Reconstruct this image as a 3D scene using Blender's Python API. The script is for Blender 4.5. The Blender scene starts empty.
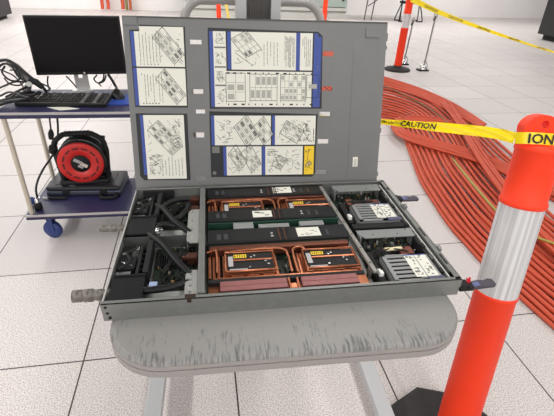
import bpy, bmesh, math, random
from mathutils import Vector, Matrix, Euler
random.seed(7)
SC = bpy.context.scene
COL = SC.collection
R = math.radians
# ------------------------------------------------------------------ camera (solved from the floor-tile grid)
FPX, YAW, PITCH, ROLL, CH = 421.075, 0.1873007, 0.5281968, 0.0406468, 1.443626
TX0, TY0, TILE = -1.149378, 1.286089, 0.61
_f = Vector((math.sin(YAW)*math.cos(PITCH), math.cos(YAW)*math.cos(PITCH), -math.sin(PITCH)))
_r = Vector((math.cos(YAW), -math.sin(YAW), 0))
_u = _r.cross(_f)
CR = _r*math.cos(ROLL) + _u*math.sin(ROLL)
CU = -_r*math.sin(ROLL) + _u*math.cos(ROLL)
CO = Vector((0, 0, CH))
def ray(px, py): return _f + CR*((px-277)/FPX) - CU*((py-208)/FPX)
def fl(px, py, z=0.0):
    d = ray(px, py); return CO + d*((z-CH)/d.z)
def onY(px, py, Y):
    d = ray(px, py); return CO + d*(Y/d.y)
def onP(px, py, o, n):
    d = ray(px, py); return CO + d*((o-CO).dot(n)/d.dot(n))
def prj(P):
    v = Vector(P)-CO; k = v.dot(_f); return 277+FPX*v.dot(CR)/k, 208-FPX*v.dot(CU)/k
def hz(py, X, Y):
    lo, hi = -1.0, 4.0
    for _ in range(60):
        m = (lo+hi)/2
        if prj((X, Y, m))[1] > py: lo = m
        else: hi = m
    return (lo+hi)/2
cd = bpy.data.cameras.new('camera'); cam = bpy.data.objects.new('camera', cd); COL.objects.link(cam)
cd.sensor_width = 36; cd.lens = FPX*36/554; cd.clip_start = 0.02; cd.clip_end = 100
M3 = Matrix((CR, CU, -_f)).transposed()
cam.matrix_world = Matrix.Translation(CO) @ M3.to_4x4()
SC.camera = cam

# ------------------------------------------------------------------ materials
def lin(c):
    def g(x):
        x /= 255.0
        return x/12.92 if x <= .04045 else ((x+.055)/1.055)**2.4
    return (g(c[0]), g(c[1]), g(c[2]), 1)
MATS = {}
def mat(name, rgb, rough=.5, metal=0, var=0.0, scale=30, spec=.5, coat=0, stretch=None, emit=0):
    if name in MATS: return MATS[name]
    m = bpy.data.materials.new(name); m.use_nodes = True
    nt = m.node_tree; b = nt.nodes['Principled BSDF']
    b.inputs['Base Color'].default_value = lin(rgb)
    b.inputs['Roughness'].default_value = rough; b.inputs['Metallic'].default_value = metal
    b.inputs['Specular IOR Level'].default_value = spec; b.inputs['Coat Weight'].default_value = coat
    if var > 0:
        tc = nt.nodes.new('ShaderNodeTexCoord'); mp = nt.nodes.new('ShaderNodeMapping')
        nz = nt.nodes.new('ShaderNodeTexNoise'); nz.inputs['Scale'].default_value = scale; nz.inputs['Detail'].default_value = 4
        if stretch: mp.inputs['Scale'].default_value = stretch
        cr = nt.nodes.new('ShaderNodeValToRGB')
        c = lin(rgb); lo = [x*(1-var) for x in c[:3]]+[1]; hi = [min(1, x*(1+var)) for x in c[:3]]+[1]
        cr.color_ramp.elements[0].position = .3; cr.color_ramp.elements[1].position = .7
        cr.color_ramp.elements[0].color = lo; cr.color_ramp.elements[1].color = hi
        nt.links.new(tc.outputs['Object'], mp.inputs[0]); nt.links.new(mp.outputs[0], nz.inputs['Vector'])
        nt.links.new(nz.outputs['Fac'], cr.inputs[0]); nt.links.new(cr.outputs[0], b.inputs['Base Color'])
    MATS[name] = m; return m

def floor_mat():
    m = bpy.data.materials.new('floor_tile'); m.use_nodes = True
    nt = m.node_tree; N = nt.nodes.new; L = nt.links.new; b = nt.nodes['Principled BSDF']
    geo = N('ShaderNodeNewGeometry'); sp = N('ShaderNodeSeparateXYZ'); L(geo.outputs['Position'], sp.inputs[0])
    def line(sock, off):
        a = N('ShaderNodeMath'); a.operation = 'SUBTRACT'; L(sock, a.inputs[0]); a.inputs[1].default_value = off - 40*TILE
        d = N('ShaderNodeMath'); d.operation = 'DIVIDE'; L(a.outputs[0], d.inputs[0]); d.inputs[1].default_value = TILE
        f = N('ShaderNodeMath'); f.operation = 'FRACT'; L(d.outputs[0], f.inputs[0])
        s = N('ShaderNodeMath'); s.operation = 'SUBTRACT'; L(f.outputs[0], s.inputs[0]); s.inputs[1].default_value = .5
        ab = N('ShaderNodeMath'); ab.operation = 'ABSOLUTE'; L(s.outputs[0], ab.inputs[0])
        g = N('ShaderNodeMath'); g.operation = 'GREATER_THAN'; L(ab.outputs[0], g.inputs[0]); g.inputs[1].default_value = .5-.0050
        fl_ = N('ShaderNodeMath'); fl_.operation = 'FLOOR'; L(d.outputs[0], fl_.inputs[0])
        return g, fl_
    gx, ix = line(sp.outputs[0], TX0); gy, iy = line(sp.outputs[1], TY0)
    mx = N('ShaderNodeMath'); mx.operation = 'MAXIMUM'; L(gx.outputs[0], mx.inputs[0]); L(gy.outputs[0], mx.inputs[1])
    nz = N('ShaderNodeTexNoise'); nz.inputs['Scale'].default_value = 210; nz.inputs['Detail'].default_value = 2; L(geo.outputs['Position'], nz.inputs['Vector'])
    cr = N('ShaderNodeValToRGB'); e = cr.color_ramp.elements
    e[0].position = .34; e[0].color = lin((158, 148, 144)); e[1].position = .56; e[1].color = lin((219, 212, 209))
    L(nz.outputs['Fac'], cr.inputs[0])
    # a slight tone of its own per tile
    cb = N('ShaderNodeCombineXYZ'); L(ix.outputs[0], cb.inputs[0]); L(iy.outputs[0], cb.inputs[1])
    wn = N('ShaderNodeTexWhiteNoise'); wn.noise_dimensions = '3D'; L(cb.outputs[0], wn.inputs['Vector'])
    mr = N('ShaderNodeMapRange'); mr.inputs['To Min'].default_value = .95; mr.inputs['To Max'].default_value = 1.03; L(wn.outputs['Value'], mr.inputs['Value'])
    mu = N('ShaderNodeMix'); mu.data_type = 'RGBA'; mu.blend_type = 'MULTIPLY'; mu.inputs['Factor'].default_value = 1
    L(cr.outputs[0], mu.inputs['A']); L(mr.outputs[0], mu.inputs['B'])
    mi = N('ShaderNodeMix'); mi.data_type = 'RGBA'; L(mx.outputs[0], mi.inputs['Factor']); L(mu.outputs['Result'], mi.inputs['A']); mi.inputs['B'].default_value = lin((62, 54, 48))
    L(mi.outputs['Result'], b.inputs['Base Color']); b.inputs['Roughness'].default_value = .42; b.inputs['Specular IOR Level'].default_value = .35
    return m

def table_mat():
    m = bpy.data.materials.new('scuffed_table_top'); m.use_nodes = True
    nt = m.node_tree; N = nt.nodes.new; L = nt.links.new; b = nt.nodes['Principled BSDF']
    tc = N('ShaderNodeTexCoord'); mp = N('ShaderNodeMapping'); mp.inputs['Scale'].default_value = (210, 26, 1); L(tc.outputs['Object'], mp.inputs[0])
    nz = N('ShaderNodeTexNoise'); nz.inputs['Scale'].default_value = 1; nz.inputs['Detail'].default_value = 5; nz.inputs['Roughness'].default_value = .7; L(mp.outputs[0], nz.inputs['Vector'])
    n2 = N('ShaderNodeTexNoise'); n2.inputs['Scale'].default_value = 14; n2.inputs['Detail'].default_value = 3; L(tc.outputs['Object'], n2.inputs['Vector'])
    sp = N('ShaderNodeSeparateXYZ'); L(tc.outputs['Object'], sp.inputs[0])
    # worn along the front edge and the left corner
    w1 = N('ShaderNodeMapRange'); w1.inputs['From Min'].default_value = .10; w1.inputs['From Max'].default_value = .008; L(sp.outputs[1], w1.inputs['Value'])
    w2 = N('ShaderNodeMapRange'); w2.inputs['From Min'].default_value = -.25; w2.inputs['From Max'].default_value = -.315; L(sp.outputs[0], w2.inputs['Value'])
    wm = N('ShaderNodeMath'); wm.operation = 'MAXIMUM'; L(w1.outputs[0], wm.inputs[0]); L(w2.outputs[0], wm.inputs[1])
    w3 = N('ShaderNodeMapRange'); w3.inputs['From Min'].default_value = .030; w3.inputs['From Max'].default_value = .004; w3.inputs['To Max'].default_value = .45; L(sp.outputs[1], w3.inputs['Value'])
    wn = N('ShaderNodeMath'); wn.operation = 'ADD'; L(wm.outputs[0], wn.inputs[0]); L(w3.outputs[0], wn.inputs[1])
    wa = N('ShaderNodeMath'); wa.operation = 'MULTIPLY_ADD'; L(wn.outputs[0], wa.inputs[0]); wa.inputs[1].default_value = .118; wa.inputs[2].default_value = -.165
    a1 = N('ShaderNodeMath'); a1.operation = 'ADD'; L(nz.outputs['Fac'], a1.inputs[0]); L(wa.outputs[0], a1.inputs[1])
    a2 = N('ShaderNodeMath'); a2.operation = 'MULTIPLY_ADD'; L(n2.outputs['Fac'], a2.inputs[0]); a2.inputs[1].default_value = .40; L(a1.outputs[0], a2.inputs[2])
    cr = N('ShaderNodeValToRGB'); e = cr.color_ramp.elements
    e[0].position = .665; e[0].color = lin((141, 139, 136)); e[1].position = .80; e[1].color = lin((96, 96, 96)); L(a2.outputs[0], cr.inputs[0])
    L(cr.outputs[0], b.inputs['Base Color']); b.inputs['Roughness'].default_value = .5
    return m

# ------------------------------------------------------------------ mesh builder
class MB:
    def __init__(s): s.v = []; s.f = []; s.mi = []; s.sm = []
    def add(s, vs, fs, mi=0, smooth=False):
        o = len(s.v); s.v += [tuple(v) for v in vs]
        for f in fs: s.f.append([o+i for i in f]); s.mi.append(mi); s.sm.append(smooth)
        return s
    def box(s, x0, x1, y0, y1, z0, z1, mi=0, M=None, c=0.0):
        if c <= 0:
            vs = [Vector(p) for p in ((x0,y0,z0),(x1,y0,z0),(x1,y1,z0),(x0,y1,z0),(x0,y0,z1),(x1,y0,z1),(x1,y1,z1),(x0,y1,z1))]
            fs = [(0,3,2,1),(4,5,6,7),(0,1,5,4),(1,2,6,5),(2,3,7,6),(3,0,4,7)]
        else:
            c = min(c, (x1-x0)*.45, (y1-y0)*.45, (z1-z0)*.45)
            bm = bmesh.new(); bmesh.ops.create_cube(bm, size=1)
            for v in bm.verts:
                v.co = Vector(((x0+x1)/2+v.co.x*(x1-x0), (y0+y1)/2+v.co.y*(y1-y0), (z0+z1)/2+v.co.z*(z1-z0)))
            bmesh.ops.bevel(bm, geom=bm.edges[:], offset=c, segments=2, affect='EDGES', profile=.6)
            bm.verts.index_update(); vs = [v.co.copy() for v in bm.verts]; fs = [[v.index for v in f.verts] for f in bm.faces]; bm.free()
        if M: vs = [M @ Vector(v) for v in vs]
        return s.add(vs, fs, mi)
    def tube(s, pts, r, n=8, mi=0, caps=True, smooth=True):
        pts = [Vector(p) for p in pts]; k = len(pts)
        rr = r if isinstance(r, (list, tuple)) else [r]*k
        t = [(pts[min(i+1, k-1)]-pts[max(i-1, 0)]).normalized() for i in range(k)]
        a = Vector((0, 0, 1)) if abs(t[0].z) < .9 else Vector((1, 0, 0))
        nrm = (a - t[0]*a.dot(t[0])).normalized(); vs = []
        for i in range(k):
            nrm = (nrm - t[i]*nrm.dot(t[i])).normalized(); b = t[i].cross(nrm)
            for j in range(n):
                q = 2*math.pi*j/n; vs.append(pts[i] + (nrm*math.cos(q)+b*math.sin(q))*rr[i])
        fs = [(i*n+j, i*n+(j+1) % n, (i+1)*n+(j+1) % n, (i+1)*n+j) for i in range(k-1) for j in range(n)]
        s.add(vs, fs, mi, smooth)
        if caps:
            s.add(vs[:n], [list(range(n))[::-1]], mi); s.add(vs[-n:], [list(range(n))], mi)
        return s
    def lathe(s, prof, n=32, o=(0, 0, 0), ax=None, mi=0, smooth=True):
        # prof: (radius, height) along the axis ax
        o = Vector(o); ax = Vector(ax or (0, 0, 1)).normalized()
        a = Vector((1, 0, 0)) if abs(ax.x) < .9 else Vector((0, 1, 0))
        x = (a-ax*a.dot(ax)).normalized(); y = ax.cross(x); vs = []
        for r, h in prof:
            for j in range(n):
                q = 2*math.pi*j/n; vs.append(o+ax*h+(x*math.cos(q)+y*math.sin(q))*max(r, 1e-5))
        fs = [(i*n+j, i*n+(j+1) % n, (i+1)*n+(j+1) % n, (i+1)*n+j) for i in range(len(prof)-1) for j in range(n)]
        return s.add(vs, fs, mi, smooth)
    def prism(s, poly, z0, z1, mi=0, M=None):
        n = len(poly)
        vs = [Vector((x, y, z0)) for x, y in poly]+[Vector((x, y, z1)) for x, y in poly]
        if M: vs = [M @ v for v in vs]
        fs = [list(range(n))[::-1], list(range(n, 2*n))]+[(i, (i+1) % n, n+(i+1) % n, n+i) for i in range(n)]
        return s.add(vs, fs, mi)
    def build(s, name, mats, parent=None, M=None, recalc=True):
        me = bpy.data.meshes.new(name); me.from_pydata(s.v, [], s.f)
        if not isinstance(mats, (list, tuple)): mats = [mats]
        for m in mats: me.materials.append(m)
        for p, i, q in zip(me.polygons, s.mi, s.sm): p.material_index = i; p.use_smooth = q
        if recalc:
            bm = bmesh.new(); bm.from_mesh(me); bmesh.ops.recalc_face_normals(bm, faces=bm.faces[:]); bm.to_mesh(me); bm.free()
        o = bpy.data.objects.new(name, me); COL.objects.link(o)
        if parent: o.parent = parent
        if M: o.matrix_local = M
        return o
def spline(P, n=8):
    P = [Vector(p) for p in P]; Q = [P[0]*2-P[1]]+P+[P[-1]*2-P[-2]]; out = []
    for i in range(1, len(Q)-2):
        for j in range(n):
            t = j/n; a, b, c, d = Q[i-1:i+3]
            out.append(.5*((2*b)+(c-a)*t+(2*a-5*b+4*c-d)*t*t+(3*b-a-3*c+d)*t**3))
    return out+[P[-1]]
def tag(o, label=None, cat=None, group=None, kind=None):
    if label: o['label'] = label
    if cat: o['category'] = cat
    if group: o['group'] = group
    if kind: o['kind'] = kind
    return o
def empty(name, loc, rot=(0, 0, 0), label=None, cat=None, group=None):
    o = bpy.data.objects.new(name, None); COL.objects.link(o); o.location = loc; o.rotation_euler = rot
    o.empty_display_size = .05
    return tag(o, label, cat, group)
def local(o, P):
    Mw = Matrix.Translation(o.location) @ o.rotation_euler.to_matrix().to_4x4()
    return Mw.inverted() @ Vector(P)
def rrect(x0, x1, y0, y1, r, n=10):
    out = []
    for cx, cy, a0 in ((x1-r, y0+r, -90), (x1-r, y1-r, 0), (x0+r, y1-r, 90), (x0+r, y0+r, 180)):
        for j in range(n+1):
            q = R(a0+90*j/n); out.append((cx+r*math.cos(q), cy+r*math.sin(q)))
    return out

black = mat('black_plastic', (22, 21, 22), .45, spec=.4)
blackm = mat('matt_black', (14, 13, 14), .7)
browncu = mat('brown_copper_plate', (112, 66, 50), .4, .6, var=.1, scale=60)
rubber = mat('black_rubber', (38, 35, 34), .75, var=.25, scale=40)
orange = mat('orange_plastic', (255, 66, 32), .5, spec=.3)
yellow = mat('yellow_tape', (255, 224, 6), .3)
ink = mat('black_ink', (24, 22, 18), .6)
steel = mat('galvanised_steel', (128, 129, 126), .42, .35, var=.06, scale=60)
lidm = mat('grey_painted_steel', (114, 114, 113), .5, .15, var=.03, scale=20)
copper = mat('copper', (184, 116, 84), .3, .85, var=.15, scale=90)
copperp = mat('pinkish_copper', (146, 94, 92), .5, .3, var=.08, scale=50)
chrome = mat('chrome', (215, 215, 215), .2, .9)
white = mat('white_paint', (232, 232, 228), .5)
pale = mat('pale_grey_metal', (186, 184, 180), .45, .1)
paper = mat('label_paper', (226, 224, 212), .6)
lblue = mat('label_blue', (58, 78, 150), .6)
lgrey = mat('label_grey', (130, 130, 124), .6)
pcb = mat('circuit_green', (28, 40, 32), .5, var=.4, scale=160)
chipm = mat('chip_black', (26, 26, 28), .4)
goldm = mat('tan_component', (150, 120, 80), .45)
bluec = mat('grey_blue_latch', (78, 78, 104), .45)
hosem = mat('red_orange_hose', (200, 80, 52), .6, var=.06, scale=8)
cartblue = mat('cart_blue', (42, 40, 76), .45)
matblue = mat('mat_blue', (34, 70, 158), .6)

# ------------------------------------------------------------------ the room
mb = MB(); mb.add([(-14, -4, 0), (18, -4, 0), (18, 14.9, 0), (-14, 14.9, 0), (-14, -4, -.05), (18, -4, -.05), (18, 14.9, -.05), (-14, 14.9, -.05)], [(0,1,2,3),(7,6,5,4),(0,4,5,1),(1,5,6,2),(2,6,7,3),(3,7,4,0)])
tag(mb.build('floor', floor_mat()), kind='structure')
wallm = mat('wall_paint', (242, 238, 236), .7, var=.02, scale=2)
mb = MB(); mb.box(-14, 18, 14.9, 15.05, -.05, 3.2)
tag(mb.build('wall_back', wallm), kind='structure')

# ------------------------------------------------------------------ tray frame
TA = -0.02432821
TO = Vector((-0.19944721, 0.60348395, 0.8644))
TL_, TW = 0.69658529, 0.44544873
e1 = Vector((math.cos(TA), math.sin(TA), 0)); e2 = Vector((-math.sin(TA), math.cos(TA), 0))
def uv(px, py, w=.03):
    P = fl(px, py, TO.z+w)-Vector((TO.x, TO.y, TO.z+w)); return P.dot(e1), P.dot(e2)
tray = empty('server_tray', TO, (0, 0, TA), 'open water-cooled double server tray with copper cold plates lying on the grey lift table', 'server')

def steel_chassis():
    H = .041; t = .0016; m = MB()
    m.box(0, TL_, 0, TW, 0, t)                                       # bottom
    m.build('bottom_plate', steel, tray)
    m = MB()                                                        # front wall with its folded step
    m.box(0.0, TL_, 0, t, t, .022); m.box(.0, TL_, -.0018, .0008, .0215, H)
    m.box(0.0, TL_, -.0018, .008, H-.0012, H)
    for (u, z) in ((.008, .034), (.0095, .020), (.012, .008)): m.lathe([(.0001, .0024), (.0028, .0024), (.0028, 0)], 12, (u, -.0001, z), (0, -1, 0), 1)
    m.build('front_wall', [steel, blackm], tray)
    m = MB(); m.box(0, TL_, TW-t, TW, t, H); m.box(0, TL_, TW-.008, TW, H-.0012, H)
    m.box(.02, .1, TW-.014, TW-.008, .008, H-.004, 1)
    m.build('rear_wall', [steel, blackm], tray)
    m = MB(); m.box(0, t, t, TW-t, t, .036); m.box(-.0006, .0022, 0, TW, .0355, .0375, 1)
    m.build('left_wall', [steel, pale], tray)
    m = MB()                                                        # right-hand rail: a C channel with slots
    m.box(.6845, .6965, t, TW-t, H-.0015, H); m.box(.695, .6965, t, TW-t, t, H); m.box(.6845, .686, .03, TW-.03, t, H-.002)
    m.box(.688, .692, .05, .085, H, H+.0006, 1); m.box(.688, .692, .155, .19, H, H+.0006, 1); m.box(.688, .692, .275, .30, H, H+.0006, 1); m.box(.687, .693, .385, .40, H, H+.0006, 1)
    m.build('right_rail', [steel, blackm], tray)
    for (u, v) in ((.7005, .115), (.7005, .305)):
        m = MB(); m.lathe([(0, -.004), (.003, -.004), (.003, .002), (.0075, .002), (.0075, .012), (.006, .014), (0, .014)], 16, (u-.004, v, .030), (1, 0, .4))
        m.build('thumbscrew', steel, tray)
steel_chassis()
m = MB(); m.box(.002, .166, .2195, .2208, .002, .034); m.build('node_divider', mat('dark_steel', (84, 85, 84), .5, .3), tray)
m = MB(); m.box(.6665, .6838, .008, .43, .004, .033, 0, None, .001); m.box(.6755, .6785, .012, .425, .033, .0375, 1)
for k in range(9): m.box(.6675, .675, .03+k*.045, .045+k*.045, .033, .0375, 2 if k % 2 else 0)
m.build('inner_rail', [blackm, pale, mat('dark_steel', (84, 85, 84), .5, .3)], tray)

def handle(v):
    m = MB()
    m.box(.697, .716, v-.008, v+.012, .010, .026, 0, None, .002)
    m.box(.714, .726, v-.010, v+.010, .012, .024, 0, None, .002)
    poly = [(.722, v-.009), (.768, v-.013), (.773, v-.010), (.773, v+.006), (.764, v+.010), (.755, v+.007), (.745, v+.011), (.722, v+.010)]
    o = m.build('release_handle', blackm, tray)
    m = MB(); Mt = Matrix.Translation((.722, 0, .017)) @ Matrix.Rotation(R(-9 if v < .1 else -3), 4, 'Y') @ Matrix.Translation((-.722, 0, -.017)); m.prism(poly, .0135, .019, 0, Mt); m.box(.728, .742, v-.006, v+.006, .019, .0196, 1, Mt); m.build('handle_blade', [mat('blade_dark', (62, 56, 68), .45), mat('blade_blue', (92, 100, 150), .45)], o)
    if v < .1:
        m = MB(); m.prism([(.7135, v+.002), (.7225, v+.002), (.718, v+.012)], .026, .030); m.box(.7165, .7195, v+.001, v+.004, .024, .038)
        m.build('red_tag', mat('red_plastic', (225, 40, 60), .4), o)
handle(.004); handle(.372)

def nozzle(v, z, k):
    m = MB(); ax = (-1, 0, 0); o = (.012, v, z)
    m.lathe([(r_*k, h_) for r_, h_ in [(0, 0), (.0062, 0), (.0062, .020), (.0070, .021), (.0070, .030), (.0064, .031), (.0064, .036), (.0078, .037), (.0078, .052), (.0066, .053), (.0066, .056), (.0074, .057), (.0074, .073), (.005, .074), (.005, .066), (0, .066)]], 24, o, ax)
    m.build('quick_coupling', mat('nickel', (112, 106, 100), .4, .3), tray)
nozzle(.046, .024, 1.6); nozzle(.282, .022, 1.15)

def bar(u0, u1, v0, v1, z1, lab=None):
    m = MB(); m.box(u0, u1, v0, v1, .012, z1, 0, None, .0015)
    m.box(u0, u1, v0+.004, v0+.006, z1-.0002, z1+.0006)             # moulded rib
    for u in (u0+.02, u0+.036): m.box(u, u+.009, v0+.014, v0+.034, z1, z1+.0002, 2)
    for u in (u1-.07, u1-.05): m.box(u, u+.005, v0+.012, v0+.034, z1, z1+.0002, 2)
    uc = (u0+u1)/2
    for du in (-.02, .07):
        m.prism([(uc+du, v0+.016), (uc+du+.008, v0+.016), (uc+du+.004, v0+.024)], z1, z1+.0003, 3)
        m.lathe([(.003, .0003), (0, .0003)], 10, (uc+du+.004, v0+.03, z1), (0, 0, 1), 3)
    m.box(u0, u1, v0-.0025, v0, .012, z1-.006, 4)
    for k in range(7): m.box(.348+k*.0042, .3500+k*.0042, v0+.002, v1-.004, z1-.001, z1+.0012, 5 if k % 3 == 1 else 1)
    o = m.build('memory_cover', [mat('cover_black', (20, 20, 22), .5, spec=.35), blackm, mat('embossed_grey', (58, 58, 60), .5), pale, mat('deep_green', (26, 58, 44), .5), browncu], tray)
    if lab:
        l0, l1 = lab; q = MB(); q.box(l0, l1, v0+.010, v1-.008, z1, z1+.0004)
        for k in range(7):
            a = l0+.004+random.random()*(l1-l0-.016); b = v0+.014+random.random()*.02
            q.box(a, a+.003+random.random()*.008, b, b+.0015+random.random()*.004, z1+.0004, z1+.0006, 1)
        q.build('white_label', [paper, lgrey], o)

def cpu(u0, u1, v0, v1):
    zb = .029
    m = MB(); m.box(u0-.006, u1+.006, v0-.012, v1+.006, .006, .022, 0, None, .001); m.box(u0, u1, v0-.004, v1, .018, zb-.0005)
    o = m.build('cold_plate', copper, tray)
    c = MB(); c.box(u0+.004, u1-.004, v0+.003, v1-.003, zb, zb+.0035)
    c.box(u0+.018, u0+.045, v1-.018, v1-.007, zb+.0035, zb+.004, 1)
    c.box(u0+.006, u0+.016, v0+.018, v1-.012, zb+.0035, zb+.004, 2); c.box(u0+.008, u0+.045, v0+.004, v0+.009, zb+.0035, zb+.004, 2)
    for q in ((.055, .045), (.062, .05), (.085, .03), (.09, .02), (.094, .034), (.05, .012)):
        if u0+q[0] < u1-.008: c.lathe([(.0026, .005), (.0026, .0), (0, 0)], 8, (u0+q[0], v0+q[1], zb), (0, 0, 1), 3); c.lathe([(0, .0052), (.0026, .0052)], 8, (u0+q[0], v0+q[1], zb), (0, 0, 1), 3)
    for k in range(6): c.box(u0+.02+k*.005, u0+.022+k*.005, v1-.016, v1-.009, zb+.004, zb+.0042, 0)
    c.build('processor_carrier', [blackm, mat('label_yellow', (238, 200, 40), .5), mat('silver_label', (176, 172, 172), .5), chrome], o)
    zt = zb+.005; r = .0024
    p = MB(); P = [(u0, v0+.004, zt), (u0, v1, zt), (u1, v1, zt), (u1, v0, zt), (u0+.004, v0, zt), (u0, v0+.004, zt)]
    p.tube(P, r, 8); p.tube([(u0+.016, (v0+v1)/2+.004, zt), (u1-.004, (v0+v1)/2+.004, zt)], r*.9, 8)
    p.build('copper_pipe', copper, o)
    p = MB()
    for k in range(3): p.box(u0+.012+k*.032, u0+.034+k*.032, v0-.009, v0-.001, .020, .0285, 0, None, .001)
    p.build('copper_bar', copper, o)

def node(dv, front):
    # motherboard
    m = MB(); m.box(.075, .158, .068+dv, .21+dv, .004, .006); m.box(.186, .508, .012+dv, .212+dv, .003, .005); m.box(.535, .672, .008+dv, .212+dv, .003, .005)
    m.box(.074, .166, .006+dv, .066+dv, .0018, .003, 5)  # pale sheet paints in the bright reflection on the chassis floor
    for zone in ((.078, .155, .072, .205, 120), (.335, .385, .02, .15, 40), (.54, .668, .098, .152, 70), (.54, .668, .15, .21, 60)):
        for k in range(zone[4]):
            u = random.uniform(zone[0], zone[1]); v = dv+random.uniform(zone[2], zone[3]); a = random.choice((.0015, .002, .003, .006)); b = random.choice((.0015, .002, .003, .006))
            m.box(u, min(u+a, zone[1]), v, min(v+b, dv+zone[3]+.002), .005, .007+random.random()*(.010 if a < .005 else .004), random.choice((1, 1, 1, 1, 2, 3, 4, 4)))
    for k in range(14): m.box(.08+k*.005, .0825+k*.005, .135+dv, .18+dv, .005, .016, 1)
    m.build('circuit_board', [pcb, chipm, goldm, pale, mat('chip_green', (60, 74, 50), .5), mat('floor_reflection_pale', (196, 196, 192), .4, .2)], tray)
    # black end block with the water coupling behind
    m = MB(); m.box(.006, .068, .010+dv, .086+dv, .004, .034, 0, None, .0015); m.box(.006, .068, .083+dv, .088+dv, .004, .0355); m.box(.012, .05, .0095+dv, .0105+dv, .006, .02, 1)
    m.build('manifold_block', [mat('block_black', (15, 15, 17), .45, spec=.35), blackm], tray)
    m = MB(); m.box(.060, .071, .092+dv, .205+dv, .004, .036, 0, None, .001); m.box(.0445, .05, .095+dv, .2+dv, .004, .028)
    for k in range(6): m.box(.05, .06, .10+dv+k*.018, .106+dv+k*.018, .004, .02)
    m.build('riser_bracket', blackm, tray)
    m = MB(); m.box(.004, .04, .12+dv, .16+dv, .004, .026, 0, None, .002); m.box(.004, .022, .165+dv, .2+dv, .004, .022, 0, None, .002); m.box(.006, .034, .098+dv, .112+dv, .004, .024, 1, None, .001); m.tube(spline([(.01, .115+dv, .028), (.03, .135+dv, .033), (.02, .165+dv, .03), (.04, .185+dv, .03)]), .003, 6); m.box(.036, .043, .176+dv, .188+dv, .02, .031, 1, None, .001); m.box(.008, .02, .168+dv, .176+dv, .022, .026, 1, None, .001); m.tube([(.012, .14+dv, .0265), (.034, .128+dv, .0265)], .002, 6, 1)
    m.build('network_connector', [blackm, chrome], tray)
    # copper side strips by the rail
    m = MB()
    for k in range(3): m.box(.190+k*.009, .196+k*.009, .078+dv, .150+dv, .008, .020, 0, None, .001)
    m.tube(spline([(.188, .158+dv, .026), (.203, .160+dv, .030), (.208, .150+dv, .030), (.209, .085+dv, .026)]), .0026, 8)
    m.build('copper_manifold', copper, tray)
    cpu(.226, .330, .078+dv, .142+dv); cpu(.394, .508, .074+dv, .138+dv)
    # bent pipes between the processors
    for P in ([(.226, .1500, .031), (.28, .1515, .033), (.338, .1515, .033), (.354, .146, .033), (.361, .132, .032), (.362, .072, .028)],
              [(.402, .140, .030), (.398, .149, .033), (.388, .152, .033), (.378, .146, .033), (.373, .132, .032), (.374, .07, .028)]):
        m = MB(); m.tube(spline([(x, y+dv, z) for x, y, z in P], 6), .0027, 8); m.build('bent_pipe', copper, tray)
    m = MB()
    for k in range(2): m.box(.375+k*.008, .380+k*.008, .07+dv, .15+dv, .006, .018)
    m.box(.20, .50, .060+dv, .067+dv, .010, .029, 0, None, .001); m.box(.36, .375, .05+dv, .07+dv, .006, .02); m.box(.485, .505, .13+dv, .158+dv, .008, .024, 0, None, .002)
    m.build('copper_strip', copper, tray)
    m = MB(); m.box(.192, .508, .158+dv, .173+dv, .012, .032, 0, None, .002); m.box(.20, .50, .0672+dv, .0725+dv, .010, .020); m.build('brown_strip', browncu, tray)
    # storage caddy
    ca = MB(); U0, U1, V0, V1 = .560, .664, (.006 if front else .236-.2227)+dv, (.098 if front else .322-.2227)+dv
    zt = .037
    cuts = [V0+.010+k*(V1-V0-.014)/6 for k in range(7)]
    ca.box(U0, U1, V0, V0+.010, zt-.0015, zt); ca.box(U0, U0+.010, V0, V1, zt-.0015, zt); ca.box(U0+.060, U1, V0, V1, zt-.0015, zt)
    for k in range(6):
        h = (V1-V0-.014)/6; ca.box(U0+.010, U0+.060, cuts[k]+h*.45, cuts[k]+h, zt-.0015, zt)
    ca.box(U0, U1, V1-.005, V1, zt-.0015, zt); ca.box(U0, U1, V0, V0+.0015, .01, zt); ca.box(U0, U0+.0015, V0, V1, .01, zt)
    ca.box(U0+.002, U1-.002, V0+.004, V1-.002, .008, .026, 1)
    o = ca.build('drive_caddy', [mat('caddy_grey', (146, 147, 146), .45, .3), blackm], tray)
    for (a, b) in ((.050, .072), (.0745, .099)):
        q = MB(); q.box(U0+a, U0+b, V0+.014, V1-.004, zt, zt+.0005)
        for k in range(20):
            x = U0+a+.002+random.random()*(b-a-.008); y = V0+.018+random.random()*(V1-V0-.028); q.box(x, x+.002+random.random()*.004, y, y+.0012+random.random()*.005, zt+.0005, zt+.0007, 1)
        q.box(U0+a, U0+b, V1-.007, V1-.004, zt+.0005, zt+.0007, 2)
        q.build('instruction_label', [paper, lgrey, lblue], o)
    q = MB(); q.box(U0+.072, U1+.002, V0-.002, V0+.011, zt, zt+.003, 0, None, .001); q.build('blue_tab', bluec, o)
    q = MB(); q.box(U0+.012, U0+.025, V0-.003, V0, .020, .030); q.build('caddy_latch', bluec, o)
    # bracket plate behind the caddy
    p0 = (.163 if front else .391-.2227)+dv; p1 = (.196 if front else .428-.2227)+dv
    m = MB(); m.prism([(.548, p0), (.668, p0), (.672, p1), (.536, p1), (.536, p0+.02)], .0365, .038); m.box(.538, .541, p0+.004, p1-.004, .006, .0365); m.box(.666, .669, p0+.004, p1-.004, .006, .0365)
    for (a, b) in ((.57, p0+.012), (.63, p0+.012), (.655, p1-.006)): m.lathe([(.002, .0003), (0, .0003)], 8, (a, b, .038), (0, 0, 1), 1)
    m.build('cover_plate', [mat('plate_grey', (138, 140, 138), .45, .3), blackm], tray)
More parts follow.
